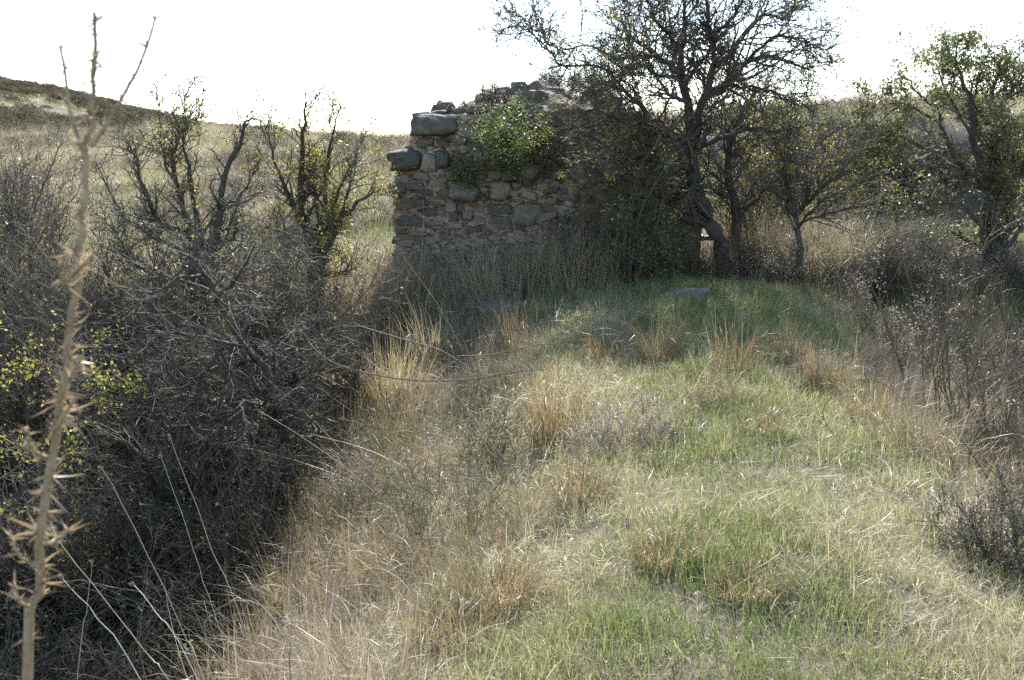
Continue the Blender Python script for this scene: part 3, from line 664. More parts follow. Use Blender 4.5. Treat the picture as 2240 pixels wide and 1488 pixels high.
TOPS = [(1020, 231, 1067, 247, 'stone_dark', .05), (1096, 227, 1142, 243, 'stone_dark', .05), (1124, 197, 1200, 229, 'stone_pale', .55), (1183, 200, 1250, 224, 'stone_pale', .85), (952, 221, 994, 244, 'stone_dark', .5),
        (901, 244, 934, 257, 'stone_dark', .1), (937, 240, 974, 255, 'stone_pale', .15), (1116, 176, 1152, 192, 'stone_dark', 1.5), (1060, 232, 1100, 250, 'stone_tan', .12), (1150, 228, 1190, 246, 'stone_tan', .15), (990, 236, 1020, 252, 'stone_tan', .2),
        (1200, 222, 1240, 242, 'stone_tan', .2), (1040, 205, 1070, 224, 'stone_tan', .9), (1160, 182, 1195, 200, 'stone_tan', 1.4)]
for a, b, c, d, kind, dy in TOPS:
    q = (wpx(a, b, dy) + wpx(c, d, dy)) / 2; w = wpx(c, b, dy)[0] - wpx(a, b, dy)[0]; h = wpx(a, b, dy)[2] - wpx(a, d, dy)[2]
    q[1] = dy + .12; q[2] -= h * .08
    put_stone(q, (w * 1.05, max(w * .7, .2), h * 1.2), kind, rs, True, (rs.normal(0, .1), rs.normal(0, .08), rs.normal(0, .3)), 'boulder')
for k in range(34):
    ux, ud = rs.uniform(x0 + .3, x1 - .4), rs.uniform(.1, .95)
    zz = np.interp(ux, xs, Z2[int(ud * (nyw - 1))]); sz = rs.uniform(.10, .26)
    put_stone((ux, .1 + ud * 2.4, zz + sz * .12), (sz * 1.3, sz, sz * .6), ('stone_tan', 'stone_dark')[int(rs.random() < .4)], rs, False, rs.normal(0, .2, 3))

# ------------------------------------------------------------------ loose field stones
def field_stone(px0, py0, px1, py1, kind, label, cat='stone', sink=.3, Y=None):
    b = pix_ground((px0 + px1) / 2, py1) if Y is None else pix((px0 + px1) / 2, py1, Y)
    w = (px1 - px0) / FPX * b[1]; h = (py1 - py0) / FPX * b[1] * .85
    hh = h * (1 + sink)
    me = BOULDER[kind][int(rs.integers(5))]
    o = obj('field_stone', me); o.location = (float(b[0]), float(b[1] + w * .3), float(H(b[0], b[1] + w * .3) + h - hh / 2)); o.scale = (w, max(w * .75, h), hh); o.rotation_euler = (rs.normal(0, .05), rs.normal(0, .05), rs.normal(0, .3))
    tag(o, label, cat, 'loose stones lying in the grass')
field_stone(1030, 668, 1140, 712, 'stone_dark', 'dark lichen spotted boulder in shadow below the ruined wall', 'boulder')
field_stone(1462, 634, 1556, 660, 'stone_pale', 'flat weathered stone at the head of the grassy ridge, below the big thorn tree')
field_stone(2196, 636, 2250, 656, 'stone_pale', 'small pale stone in green grass near the right edge')
field_stone(705, 722, 775, 758, 'stone_dark', 'grey stone by the foot of the yellow-leaved hawthorn', Y=11.5)
field_stone(930, 722, 1015, 760, 'stone_dark', 'half hidden grey stone behind the golden grass clump')
field_stone(270, 1180, 350, 1290, 'stone_dark', 'dark boulder deep in the shaded left gully', 'boulder')
field_stone(1832, 246, 1860, 268, 'stone_dark', 'small pointed stone on the skyline of the right knoll', Y=30.5)

# ------------------------------------------------------------------ trees and bushes
def limb_line(pts, Y, r, K, rng, wig=.02):
    """pts: (px, py, depth offset) -> smooth world line; r: (start, end) radius"""
    P = np.array([pix(a[0], a[1], Y + (a[2] if len(a) > 2 else 0)) for a in pts])
    S = smooth_line(P, K); S[1:] += rng.normal(0, wig, (K - 1, 3))
    return S, np.linspace(r[0], r[1], K)
def woody(name, label, cat, base, limbs, rng, spec, mats, group=None, limb_names=True, root_flare=1.25):
    """limbs: list of (line (K,3), radius (K,)); spec: shoot levels and leaves"""
    base = np.asarray(base, float)
    t = thing(name, base, label, cat, group)
    for k, (S, r) in enumerate(limbs):
        g = Geo(); S = S - base; rr = r.copy()
        if k == 0: rr[0] *= root_flare
        tubes(g, S[None], rr[None], 9 if r[0] > .03 else 6, rng)
        v = g.v[0]; v += rng.normal(0, 1, v.shape) * np.repeat(rr, 9 if r[0] > .03 else 6)[:, None] * .06
        obj('trunk' if k == 0 else 'limb', g.mesh(name + '_limb', True), M[mats[0]], t)
    K = 10
    pts = np.stack([smooth_line(S, K) for S, r in limbs]) - base; rad = np.stack([np.interp(np.linspace(0, 1, K), np.linspace(0, 1, len(r)), r) for S, r in limbs])
    g = Geo(); levels = [(pts, rad)]
    src_p, src_r = pts, rad
    for n, lv in enumerate(spec['levels']):
        P_, R_ = spawn(src_p, src_r, lv['per_m'], lv['len'], lv.get('t', (.15, 1)), lv.get('angle', (.5, 1.2)), lv.get('up', .15), lv.get('gnarl', .25), lv.get('K', 4), lv.get('rr', .6), rng, lv.get('rmin', .002), lv.get('cap'))
        tubes(g, P_, R_, lv.get('sides', 3), rng); levels.append((P_, R_))
        src_p, src_r = P_, R_
    tw = obj('twigs', g.mesh(name + '_twigs'), M[mats[1]], t); tw['kind'] = 'stuff'
    lf = spec.get('leaf')
    if lf:
        P_ = np.concatenate([levels[k][0].reshape(-1, 3) if k >= len(levels) - lf.get('from', 1) else np.zeros((0, 3)) for k in range(len(levels))])
        w = np.ones(len(P_))
        if lf.get('patch'): w = np.clip(.5 + .9 * np.sin(P_ @ (norm(rng.normal(size=(7, 3))) * lf['patch'] * rng.uniform(2.5, 6, (7, 1))).T + rng.uniform(0, 6.28, 7)).sum(1) / 2.6, .06, 1)
        if lf.get('low'): w = w * np.clip(lf['low'](P_ + base), 0.02, 1)
        sel = np.repeat(rng.choice(len(P_), max(1, min(lf['n'], len(P_) * 3) // 4), p=w / w.sum()), 4)
        g = Geo(); leaf_cards(g, P_[sel] + rng.normal(0, min(lf.get('jit', .02), .045), (len(sel), 3)), lf['size'] * rng.uniform(.7, 1.2, len(sel)), rng)
        fo = obj('foliage', g.mesh(name + '_foliage'), M[mats[2]], t); fo['kind'] = 'stuff'
    return t

# --- big hawthorn beside the ruin
rt = np.random.default_rng(301); Y = 13.35
def L(pts, r, K=12, wig=.015): return limb_line(pts, Y, r, K, rt, wig)
limbs = [
 L([(1586, 592, 0), (1578, 540, 0), (1561, 488, 0), (1526, 435, .05), (1517, 381, .05), (1515, 319, 0), (1512, 290, 0)], (.105, .075), 16),
 L([(1512, 300, 0), (1503, 222, .1), (1486, 168, .2), (1490, 115, .1), (1499, 58, .2), (1497, -40, .3)], (.06, .012)),
 L([(1513, 290, 0), (1539, 217, -.2), (1561, 146, -.3), (1552, 89, -.2), (1548, 27, -.4), (1555, -50, -.5)], (.052, .012)),
 L([(1505, 370, 0), (1472, 306, -.15), (1428, 262, -.3), (1379, 213, -.5), (1326, 177, -.6)], (.055, .012)),
 L([(1539, 217, -.2), (1592, 186, -.1), (1637, 133, .1), (1703, 129, .3), (1770, 155, .4)], (.05, .012)),
 L([(1561, 146, -.3), (1614, 102, 0), (1659, 35, .2), (1716, 35, .4), (1738, 5, .5)], (.04, .008)),
 L([(1486, 168, .2), (1437, 120, .4), (1370, 66, .7), (1344, 18, .9)], (.045, .01)),
 L([(1379, 213, -.5), (1313, 146, -.3), (1237, 142, 0), (1197, 102, .2), (1144, 58, .3), (1100, 64, .4)], (.02, .005), 14),
 L([(1600, 560, .6), (1610, 470, .6), (1592, 386, .5), (1605, 302, .5), (1632, 248, .6), (1650, 190, .8)], (.07, .015)),
 L([(1503, 368, 0), (1440, 350, -.3), (1370, 330, -.5), (1300, 310, -.7)], (.035, .008)),
 L([(1515, 330, 0), (1590, 300, -.4), (1660, 280, -.6), (1730, 300, -.7)], (.035, .008)),
 L([(1490, 115, .1), (1440, 50, -.3), (1400, -20, -.5)], (.03, .008)),
 L([(1552, 89, -.2), (1600, 40, -.5), (1640, -30, -.7)], (.03, .008)),
 L([(1503, 222, .1), (1460, 200, .9), (1420, 140, 1.3)], (.035, .01)), L([(1515, 300, 0), (1560, 240, 1.0), (1610, 200, 1.5)], (.035, .01)),
 L([(1610, 480, .6), (1660, 430, .4), (1700, 390, .3), (1760, 350, .2)], (.025, .007)),
 L([(1520, 420, 0), (1450, 420, -.2), (1390, 400, -.2), (1330, 410, -.2)], (.025, .006)),
 L([(1437, 120, .4), (1360, 130, .2), (1290, 100, .1), (1230, 110, 0)], (.022, .006)), L([(1637, 133, .1), (1700, 80, -.2), (1760, 90, -.3), (1810, 110, -.3)], (.022, .005)), L([(1592, 186, -.1), (1680, 200, -.5), (1760, 230, -.6)], (.024, .006)),
 L([(1486, 168, .2), (1430, 160, -.6), (1370, 110, -.9)], (.026, .006)), L([(1499, 58, .2), (1530, -20, .6), (1500, -110, .8)], (.02, .006)), L([(1428, 262, -.3), (1360, 260, -.8), (1290, 240, -1.0)], (.024, .006)),
]
woody('hawthorn_tree', 'large gnarled hawthorn with a dense bare crown growing beside the ruined wall', 'tree', pix(1586, 592, Y), limbs, rt,
      dict(levels=[dict(per_m=24, len=(.45, 1.3), angle=(.5, 1.35), up=.07, gnarl=.24, K=6, rr=.4, t=(.22, 1), rmin=.0065, sides=4),
                   dict(per_m=12, len=(.14, .45), angle=(.5, 1.3), up=.08, gnarl=.32, K=4, rr=.6, rmin=.0048),
                   dict(per_m=10, len=(.05, .18), angle=(.7, 1.5), up=.03, gnarl=.25, K=3, rr=.75, rmin=.0036, cap=17000)],
           leaf=dict(n=6500, size=.04, jit=.02, patch=.8, low=lambda q: .15 + 1.2 * np.clip((2.6 - q[:, 2]) / 1.2, 0, 1))), ('bark', 'twig', 'leaf_yellow'))

# --- two hawthorns at the left
Y = 13.0; rt = np.random.default_rng(302)
limbs = [
 L([(687, 735, 0), (692, 650, 0), (694, 594, 0), (696, 545, 0)], (.085, .075), 10),
 L([(696, 550, 0), (665, 493, .1), (657, 412, .2), (661, 344, .1), (669, 271, 0), (671, 225, 0)], (.055, .008)),
 L([(698, 555, 0), (722, 537, -.1), (746, 481, -.2), (790, 440, -.3), (822, 415, -.3)], (.05, .008)),
 L([(694, 540, 0), (710, 452, .2), (714, 376, .3), (726, 311, .3), (742, 232, .4)], (.04, .006)),
 L([(696, 600, 0), (738, 598, -.2), (770, 590, -.4)], (.025, .006), 8),
 L([(668, 500, .1), (629, 432, -.1), (600, 344, -.3), (587, 262, -.3)], (.03, .005)),
 L([(746, 481, -.2), (766, 392, 0), (790, 300, .1)], (.025, .005), 8),
 L([(700, 560, 0), (650, 540, -.4), (610, 500, -.6)], (.025, .006), 8), L([(700, 520, .1), (690, 420, .6), (700, 330, .8)], (.03, .006), 8), L([(700, 520, 0), (735, 430, -.5), (770, 360, -.7)], (.025, .006), 8)]
SPEC_MID = lambda n, low=None: dict(levels=[dict(per_m=20, len=(.22, .7), angle=(.45, 1.15), up=.16, gnarl=.24, K=5, rr=.45, t=(.15, 1), rmin=.006, sides=4),
                   dict(per_m=14, len=(.10, .36), angle=(.5, 1.3), up=.08, gnarl=.3, K=4, rr=.6, rmin=.0044),
                   dict(per_m=11, len=(.04, .13), angle=(.7, 1.5), up=.03, gnarl=.25, K=3, rr=.75, rmin=.0032, cap=8000)], leaf=dict(n=n, size=.036, jit=.03, patch=1.1))
woody('hawthorn_tree', 'small single-trunked hawthorn with yellow leaves, just left of the ruined wall', 'tree', pix(687, 735, Y), limbs, rt, SPEC_MID(6000), ('bark', 'twig', 'leaf_yellow'), 'hawthorns left of the ruin')
Y = 12.2; rt = np.random.default_rng(303)
limbs = [
 L([(436, 740, 0), (445, 690, 0), (452, 634, 0), (464, 553, 0), (476, 473, -.1), (488, 400, -.2), (520, 319, -.2), (540, 271, -.2), (556, 255, -.2)], (.07, .007), 18),
 L([(424, 740, .2), (419, 654, .2), (415, 513, .2), (391, 412, .3), (383, 331, .3), (415, 248, .3)], (.055, .006), 14),
 L([(455, 600, 0), (435, 505, .1), (419, 400, .2), (403, 335, .1), (398, 285, .1)], (.04, .006)),
 L([(415, 520, .2), (343, 481, 0), (310, 408, -.2), (298, 343, -.2), (262, 330, -.2)], (.035, .005)),
 L([(417, 560, .2), (322, 510, .3), (258, 456, .5), (205, 350, .5)], (.03, .005)),
 L([(466, 550, 0), (512, 520, -.3), (530, 495, -.4)], (.025, .006), 8),
 L([(478, 470, -.1), (520, 430, .2), (560, 370, .3)], (.022, .005), 8), L([(391, 412, .3), (360, 350, .5), (350, 270, .6), (345, 190, .6)], (.02, .004), 9), L([(415, 620, .1), (350, 600, -.4), (280, 560, -.7), (240, 470, -.7)], (.025, .005), 9), L([(383, 331, .3), (400, 250, .4), (418, 165, .4)], (.012, .003), 8)]
woody('hawthorn_tree', 'almost bare hawthorn with several fanning stems, second tree left of the ruin', 'tree', pix(436, 740, Y), limbs, rt, SPEC_MID(1700), ('bark', 'twig', 'leaf_yellow'), 'hawthorns left of the ruin')

# --- leafy tree at the right
Y = 15.5; rt = np.random.default_rng(304)
limbs = [
 L([(2168, 600, 0), (2164, 550, 0), (2164, 487, 0), (2164, 408, 0)], (.11, .08), 10),
 L([(2164, 415, 0), (2124, 378, -.2), (2081, 334, -.3), (2059, 268, -.3), (2037, 200, -.2)], (.055, .01)),
 L([(2160, 400, 0), (2133, 312, .2), (2124, 225, .3), (2102, 157, .2), (2089, 110, .2)], (.06, .01)),
 L([(2195, 590, .4), (2196, 500, .4), (2186, 356, .4), (2168, 225, .3), (2190, 140, .2)], (.08, .012)),
 L([(2150, 410, 0), (2102, 400, -.3), (2015, 417, -.6), (1932, 380, -.8)], (.035, .008)),
 L([(2059, 268, -.3), (1971, 225, -.2), (1905, 240, 0)], (.025, .006), 9),
 L([(2190, 430, .3), (2230, 370, .2), (2290, 320, 0)], (.05, .012), 9), L([(2200, 540, .4), (2250, 480, .6), (2310, 420, .8)], (.05, .012), 9),
 L([(2168, 250, .3), (2230, 180, .5), (2280, 130, .6)], (.035, .008), 9), L([(2133, 312, .2), (2080, 220, 1.0), (2050, 140, 1.2)], (.03, .008), 9), L([(2124, 378, -.2), (2060, 350, .5), (2000, 310, .8)], (.03, .007), 9),
 L([(2160, 400, 0), (2180, 320, -.7), (2210, 250, -1.0)], (.03, .008), 9), L([(2081, 334, -.3), (2010, 320, -.8), (1960, 290, -.9)], (.022, .006), 9), L([(2164, 420, 0), (2100, 440, -.9), (2050, 450, -1.1)], (.025, .006), 9), L([(2037, 230, -.2), (1990, 180, -.1), (1960, 140, 0)], (.018, .005), 9), L([(1971, 225, -.2), (1930, 260, -.5), (1890, 290, -.6)], (.016, .005), 9), L([(2015, 417, -.6), (1960, 420, -.7), (1900, 400, -.8)], (.016, .005), 9)]
woody('wild_pear_tree', 'leafy olive green tree with dark twin trunks at the right edge', 'tree', pix(2168, 600, Y), limbs, rt,
      dict(levels=[dict(per_m=13, len=(.4, 1.0), angle=(.5, 1.2), up=.12, gnarl=.2, K=5, rr=.45, t=(.2, 1), rmin=.006, sides=4),
                   dict(per_m=10, len=(.14, .36), angle=(.5, 1.2), up=.1, gnarl=.28, K=4, rr=.6, rmin=.0035),
                   dict(per_m=6, len=(.05, .14), angle=(.7, 1.4), up=.03, gnarl=.2, K=2, rr=.7, rmin=.002)],
           leaf=dict(n=36000, size=.048, jit=.09, patch=.6, **{'from': 2})), ('bark', 'twig', 'leaf_olive'))

# --- bare grey shrub right of the big hawthorn
Y = 13.0; rt = np.random.default_rng(305)
limbs = [L([(1746, 590, 0), (1744, 474, 0), (1722, 408, 0), (1738, 350, .1)], (.04, .012), 10), L([(1744, 474, 0), (1783, 426, -.2), (1845, 365, -.3), (1915, 300, -.4)], (.02, .004)), L([(1744, 490, 0), (1830, 462, .1), (1935, 440, .2)], (.018, .004)),
         L([(1722, 408, 0), (1760, 350, .3), (1835, 275, .5)], (.018, .004)), L([(1744, 480, 0), (1700, 430, -.4), (1650, 400, -.6)], (.016, .004)), L([(1740, 450, 0), (1790, 380, .5), (1850, 320, .8)], (.016, .004)), L([(1745, 500, 0), (1800, 440, -.6), (1880, 400, -.8)], (.016, .004)), L([(1730, 420, 0), (1710, 340, -.2), (1730, 270, -.3)], (.016, .004))]
woody('bare_shrub', 'bare grey shrub with twigs raking up to the right, beside the large hawthorn', 'shrub', pix(1746, 590, Y), limbs, rt,
      dict(levels=[dict(per_m=34, len=(.25, .8), angle=(.2, .8), up=.1, gnarl=.14, K=4, rr=.6, rmin=.004), dict(per_m=14, len=(.08, .32), angle=(.3, .9), up=.08, gnarl=.15, K=3, rr=.7, rmin=.0028)]), ('bark', 'twig_grey'))

# --- generic bush built from stems fanning out of one base
def bush(name, label, cat, base, height, spread, n_stem, rng, mats, leaf=None, fine=1.0, group=None, lean=(0, 0), stem_r=.02, levels=None, gn=.06):
    base = np.asarray(base, float); limbs = []
    for k in range(n_stem):
        a = rng.uniform(0, 6.283); tilt = rng.uniform(.0, 1.0)**.7 * spread
        d = np.array([math.cos(a) * tilt + lean[0], math.sin(a) * tilt + lean[1], 1.0]); d /= np.linalg.norm(d)
        Ln = height * rng.uniform(.6, 1.0); p = base + np.array([math.cos(a), math.sin(a), 0]) * .04 * n_stem**.5 * rng.random() - np.array([0, 0, .06]); out = [p]
        for j in range(7): p = p + d * Ln / 7; out.append(p); d = d + rng.normal(0, gn * 2, 3) + np.array([0, 0, .03]); d /= np.linalg.norm(d)
        limbs.append((np.array(out), np.linspace(stem_r, stem_r * .2, 8) * rng.uniform(.7, 1.1)))
    sp = dict(levels=levels or [dict(per_m=9 * fine, len=(.25 * height, .5 * height), angle=(.4, 1.1), up=.08, gnarl=.22, K=4, rr=.5, t=(.12, 1), rmin=.003),
                      dict(per_m=10 * fine, len=(.08 * height, .22 * height), angle=(.4, 1.3), up=.05, gnarl=.28, K=4, rr=.6, rmin=.002),
                      dict(per_m=8 * fine, len=(.03 * height, .09 * height), angle=(.6, 1.4), up=.03, gnarl=.2, K=2, rr=.7, rmin=.0016)])
    if leaf: sp['leaf'] = leaf
    # one mesh per stem would be twenty near-identical rods: the stems stay separate parts
    return woody(name, label, cat, base, limbs, rng, sp, mats, group)
def on_ground(px, py, Y):
    q = pix(px, py, Y); q[2] = H(q[0], q[1]); return q
rb = np.random.default_rng(401)
UPRIGHT = lambda h, f=1.: [dict(per_m=13 * f, len=(.25 * h, .5 * h), angle=(.2, .75), up=.22, gnarl=.16, K=5, rr=.5, t=(.08, 1), rmin=.0045), dict(per_m=13 * f, len=(.1 * h, .28 * h), angle=(.3, 1.0), up=.12, gnarl=.2, K=4, rr=.6, rmin=.0032, cap=5500), dict(per_m=9 * f, len=(.03 * h, .09 * h), angle=(.5, 1.3), up=.05, gnarl=.2, K=2, rr=.7, rmin=.0024, cap=6500)]
DENSE = lambda h, f=1.: [dict(per_m=12 * f, len=(.28 * h, .55 * h), angle=(.35, 1.1), up=.02, gnarl=.2, K=5, rr=.5, t=(.1, 1), rmin=.0022 + .0012 * h), dict(per_m=15 * f, len=(.1 * h, .3 * h), angle=(.4, 1.3), up=-.03, gnarl=.25, K=4, rr=.6, rmin=.0012 + .001 * h, cap=5000), dict(per_m=8 * f, len=(.03 * h, .1 * h), angle=(.6, 1.4), up=0, gnarl=.2, K=2, rr=.7, rmin=.001 + .0008 * h, cap=6000)]
# leaning bare trunk in the left gully
Y = 8.6; rt = np.random.default_rng(306)
limbs = [L([(640, 1060, 0), (622, 980, 0), (598, 850, 0), (540, 760, .2), (480, 670, .3), (440, 590, .4), (400, 545, .5)], (.048, .012), 16), L([(470, 660, .3), (520, 600, .1), (560, 540, 0)], (.02, .004), 8), L([(540, 760, .2), (460, 740, -.2), (370, 730, -.5), (290, 760, -.6)], (.02, .004), 9),
         L([(598, 850, 0), (610, 740, .4), (640, 650, .5)], (.022, .005), 9), L([(560, 790, .1), (500, 800, .6), (420, 830, .9), (360, 860, 1)], (.018, .004), 9), L([(610, 900, 0), (560, 880, -.4), (500, 900, -.7), (420, 960, -.8)], (.018, .004), 9), L([(615, 940, 0), (640, 860, -.3), (690, 800, -.5)], (.018, .004), 9), L([(440, 600, .4), (390, 610, 0), (330, 640, -.2)], (.016, .004), 9)]
base6 = pix(640, 1060, Y)
woody('bare_thorn_tree', 'bare grey thorn tree leaning left out of the shaded gully', 'tree', base6, limbs, rt, dict(levels=DENSE(1.8, 1.0), leaf=dict(n=500, size=.03, jit=.02, patch=1.0)), ('bark', 'twig_grey', 'leaf_olive'))
# second trunk deeper in the gully
Y = 8.0; rt = np.random.default_rng(307)
limbs = [L([(345, 1170, 0), (360, 1060, 0), (385, 960, .1), (420, 900, .2), (400, 830, .2), (350, 760, .3)], (.04, .01), 14), L([(385, 960, .1), (330, 900, -.2), (260, 850, -.4), (180, 830, -.5)], (.02, .004), 9), L([(420, 900, .2), (470, 930, 0), (520, 1000, -.2)], (.02, .006), 9), L([(362, 1040, 0), (300, 980, .3), (230, 950, .5)], (.018, .004), 9), L([(400, 850, .2), (460, 800, -.1), (500, 730, -.2)], (.018, .004), 9), L([(355, 1080, 0), (280, 1060, -.4), (200, 1080, -.6)], (.016, .004), 9)]
woody('bare_thorn_tree', 'dark crooked thorn tree deep in the shade of the left gully', 'tree', pix(345, 1170, Y), limbs, rt, dict(levels=DENSE(1.7, 1.0)), ('bark', 'twig_grey'))

BUSHES = [ # px, Y, height, spread, stems, mats, label, leaf
 (120, 9.8, 2.3, .45, 12, ('twig', 'twig', 'leaf_olive'), 'tangled brown thorn bush behind the foreground stalk', dict(n=700, size=.028, jit=.02)),
 (300, 10.6, 2.3, .4, 12, ('twig', 'twig_grey', 'leaf_olive'), 'dense brown twig bush below the fanning bare hawthorn', dict(n=1800, size=.028, jit=.03, patch=1.0)),
 (560, 10.8, 2.1, .4, 12, ('twig', 'twig', 'leaf_olive'), 'brown twig bush between the two left hawthorns', dict(n=1300, size=.028, jit=.03, patch=1.0)),
 (740, 10.4, 1.4, .5, 10, ('twig', 'twig_grey', 'leaf_olive'), 'low brown bush left of the golden grass clump', dict(n=300, size=.028, jit=.03)),
 (190, 7.4, 1.5, .6, 10, ('twig', 'twig', 'leaf_olive'), 'sprawling thorn bush on the gully floor by the dark boulder', dict(n=1000, size=.026, jit=.03, patch=1.0)),
 (430, 8.8, 1.9, .45, 11, ('twig', 'twig_grey', 'leaf_olive'), 'upright brown brush behind the crooked gully tree', dict(n=600, size=.026, jit=.03, patch=1.0)),
 (500, 7.4, 1.1, .6, 8, ('twig', 'twig', 'leaf_olive'), 'low dark thorn bush on the gully floor below the leaning tree', dict(n=400, size=.026, jit=.03, patch=1.0)),
 (40, 12.2, 2.3, .45, 10, ('twig', 'twig', 'leaf_yellow'), 'brown thorn bush at the left edge behind the yellow-leaved bush', dict(n=500, size=.03, jit=.03)),
 (640, 12.0, 1.7, .4, 9, ('twig', 'twig_grey', 'leaf_yellow'), 'thin brown brush at the foot of the yellow-leaved hawthorn', dict(n=300, size=.028, jit=.03)),
]
for px, Yb, hh, spd, ns, mats, lab, lf in BUSHES:
    b = on_ground(px, 700, Yb)
    bush('thorn_bush', lab, 'bush', b, hh, spd, ns, rb, mats, lf, group='thorn bushes of the left gully', stem_r=.016, levels=UPRIGHT(hh, .75))
bush('yellow_leaved_bush', 'bush with bright yellow leaves at the left edge', 'bush', on_ground(20, 800, 7.3), 2.6, .4, 9, rb, ('bark', 'twig', 'leaf_yellow'), dict(n=1700, size=.034, jit=.04, patch=1.0, low=lambda q: np.clip((q[:, 2] + .25) * 3, 0, 1)), stem_r=.022, levels=DENSE(1.6, .55))
bush('brown_bush', 'big rounded brown bush on the field at the far left', 'bush', on_ground(20, 560, 17.5), 2.5, .75, 16, rb, ('twig', 'twig', 'leaf_brown'), dict(n=4500, size=.05, jit=.06, patch=1.0), stem_r=.03, levels=DENSE(2.2, .6))
# bushes around the big hawthorn
bush('yellow_green_bush', 'yellow green leafy bush behind the crown of the large hawthorn', 'bush', on_ground(1690, 500, 16.4), 2.6, .45, 12, rb, ('bark', 'twig', 'leaf_yellow'), dict(n=5200, size=.05, jit=.06, patch=1.2, **{'from': 2}), stem_r=.03, levels=DENSE(2.2, .5))
bush('brown_twig_bush', 'dense brown twig bush against the wall under the large hawthorn', 'bush', on_ground(1370, 600, 13.05), 2.1, .45, 12, rb, ('twig', 'twig', 'leaf_green'), dict(n=2600, size=.035, jit=.05, patch=.8), stem_r=.018, levels=DENSE(1.7, .62))
bush('brown_twig_bush', 'low brown bush at the foot of the trunk of the large hawthorn', 'bush', on_ground(1465, 610, 12.9), .95, .7, 8, rb, ('twig', 'twig', 'leaf_green'), dict(n=1600, size=.03, jit=.04, patch=1.2), stem_r=.012, levels=DENSE(.9, 1.0))
bush('brown_twig_bush', 'low brown bush between the large hawthorn and the bare grey shrub', 'bush', on_ground(1675, 600, 12.9), .75, .8, 8, rb, ('twig', 'twig', 'leaf_brown'), dict(n=1500, size=.025, jit=.04, patch=1.2), stem_r=.01, levels=DENSE(.9, 1.0))
bush('brown_twig_bush', 'thin brown brush against the middle of the wall, left of the dense bush', 'bush', on_ground(1235, 600, 13.1), 1.4, .35, 5, rb, ('twig', 'twig', 'leaf_olive'), dict(n=700, size=.03, jit=.04, patch=.8), stem_r=.014, levels=UPRIGHT(1.4, .5))
bush('brown_twig_bush', 'upright brown brush behind the second trunk of the large hawthorn', 'bush', on_ground(1655, 600, 14.3), 1.7, .45, 10, rb, ('twig', 'twig_grey', 'leaf_olive'), dict(n=900, size=.032, jit=.04, patch=.8), stem_r=.014, levels=UPRIGHT(1.6, .8))
# shrub rooted in the wall face
q = pix(1150, 390, 13.72)
bush('wall_shrub', 'green leafy shrub rooted in the face of the ruined wall', 'shrub', q, 1.0, 1.3, 14, rb, ('bark', 'twig', 'leaf_green'), dict(n=8000, size=.034, jit=.05, patch=1.0, **{'from': 2}), lean=(-.1, -.45), stem_r=.016, levels=DENSE(.85, 1.3))
q = pix(1040, 400, 13.72)
bush('wall_shrub', 'small green spray of leaves low on the wall face, left of the bigger wall shrub', 'shrub', q, .6, .9, 7, rb, ('bark', 'twig', 'leaf_green'), dict(n=1500, size=.028, jit=.025, **{'from': 2}), lean=(-.8, -.5), stem_r=.01, levels=DENSE(.5, 2.0))
for px, py, dy, hh, lab in ((1085, 235, .45, .42, 'dry brown dwarf shrub on the wall top, left of the pale top stones'), (1225, 205, 1.7, .45, 'brown dwarf shrub at the highest point of the ruin'), (1010, 245, .45, .22, 'small dry shrub on the wall top near its left corner'), (1300, 235, .8, .5, 'dry shrub on the wall top under the hawthorn branches')):
    bush('dwarf_shrub', lab, 'shrub', pix(px, py, WY + dy), hh, .95, 12, rb, ('twig', 'twig', 'leaf_brown'), dict(n=700, size=.02, jit=.02), stem_r=.006, group='dwarf shrubs on top of the ruin', levels=DENSE(hh, 4.0))

# --- right side
RB = [(2010, 9.2, 1.5, .25, 3, 'thin upright thorn sapling right of the ridge, leftmost of the right-hand thicket'), (2095, 8.6, 1.7, .35, 4, 'tall thin thorn sapling in the middle of the right-hand thicket'),
      (2200, 8.2, 1.1, .45, 5, 'open reddish brown thorn bush at the right edge below the leafy tree'), (2120, 7.2, .7, .55, 4, 'low tangled thorn bush in the dip right of the ridge'), (2240, 6.4, .65, .55, 4, 'dark low thorn bush at the right edge above the foreground bush')]
for px, Yb, hh, spd, ns, lab in RB:
    bush('red_thorn_bush', lab, 'bush', on_ground(px, 800, Yb), hh + .25, spd, ns, rb, ('twig_red', 'twig_red', 'leaf_brown'), dict(n=500, size=.02, jit=.02), stem_r=.014, group='thorny thicket right of the ridge', levels=UPRIGHT(hh, .5))
bush('foreground_bush', 'small spiny bush with fine dark twigs in the right foreground', 'bush', pix_ground(2205, 1265), .5, .75, 12, rb, ('twig', 'twig', 'leaf_grey'), dict(n=900, size=.014, jit=.015), stem_r=.006, levels=DENSE(.5, 2.6), lean=(-.15, 0))
for px, Yb, hh, lab in ((1990, 14.2, .8, 'low brown bush in front of the bank, left of the leafy tree'), (2090, 13.6, .75, 'low brown bush at the left foot of the leafy tree'), (1850, 12.6, .5, 'low dry bush at the end of the ridge near the bare grey shrub'), (1930, 11.2, .55, 'low dry bush on the right slope of the ridge head'), (2230, 14.6, .85, 'dry brown bush right of the twin trunks')):
    bush('dry_bush', lab, 'bush', on_ground(px, 620, Yb), hh, .9, 11, rb, ('twig', 'twig', 'leaf_brown'), dict(n=1700, size=.022, jit=.04, patch=1.5), stem_r=.008, group='low dry bushes around the right-hand tree', levels=DENSE(hh, 1.6))

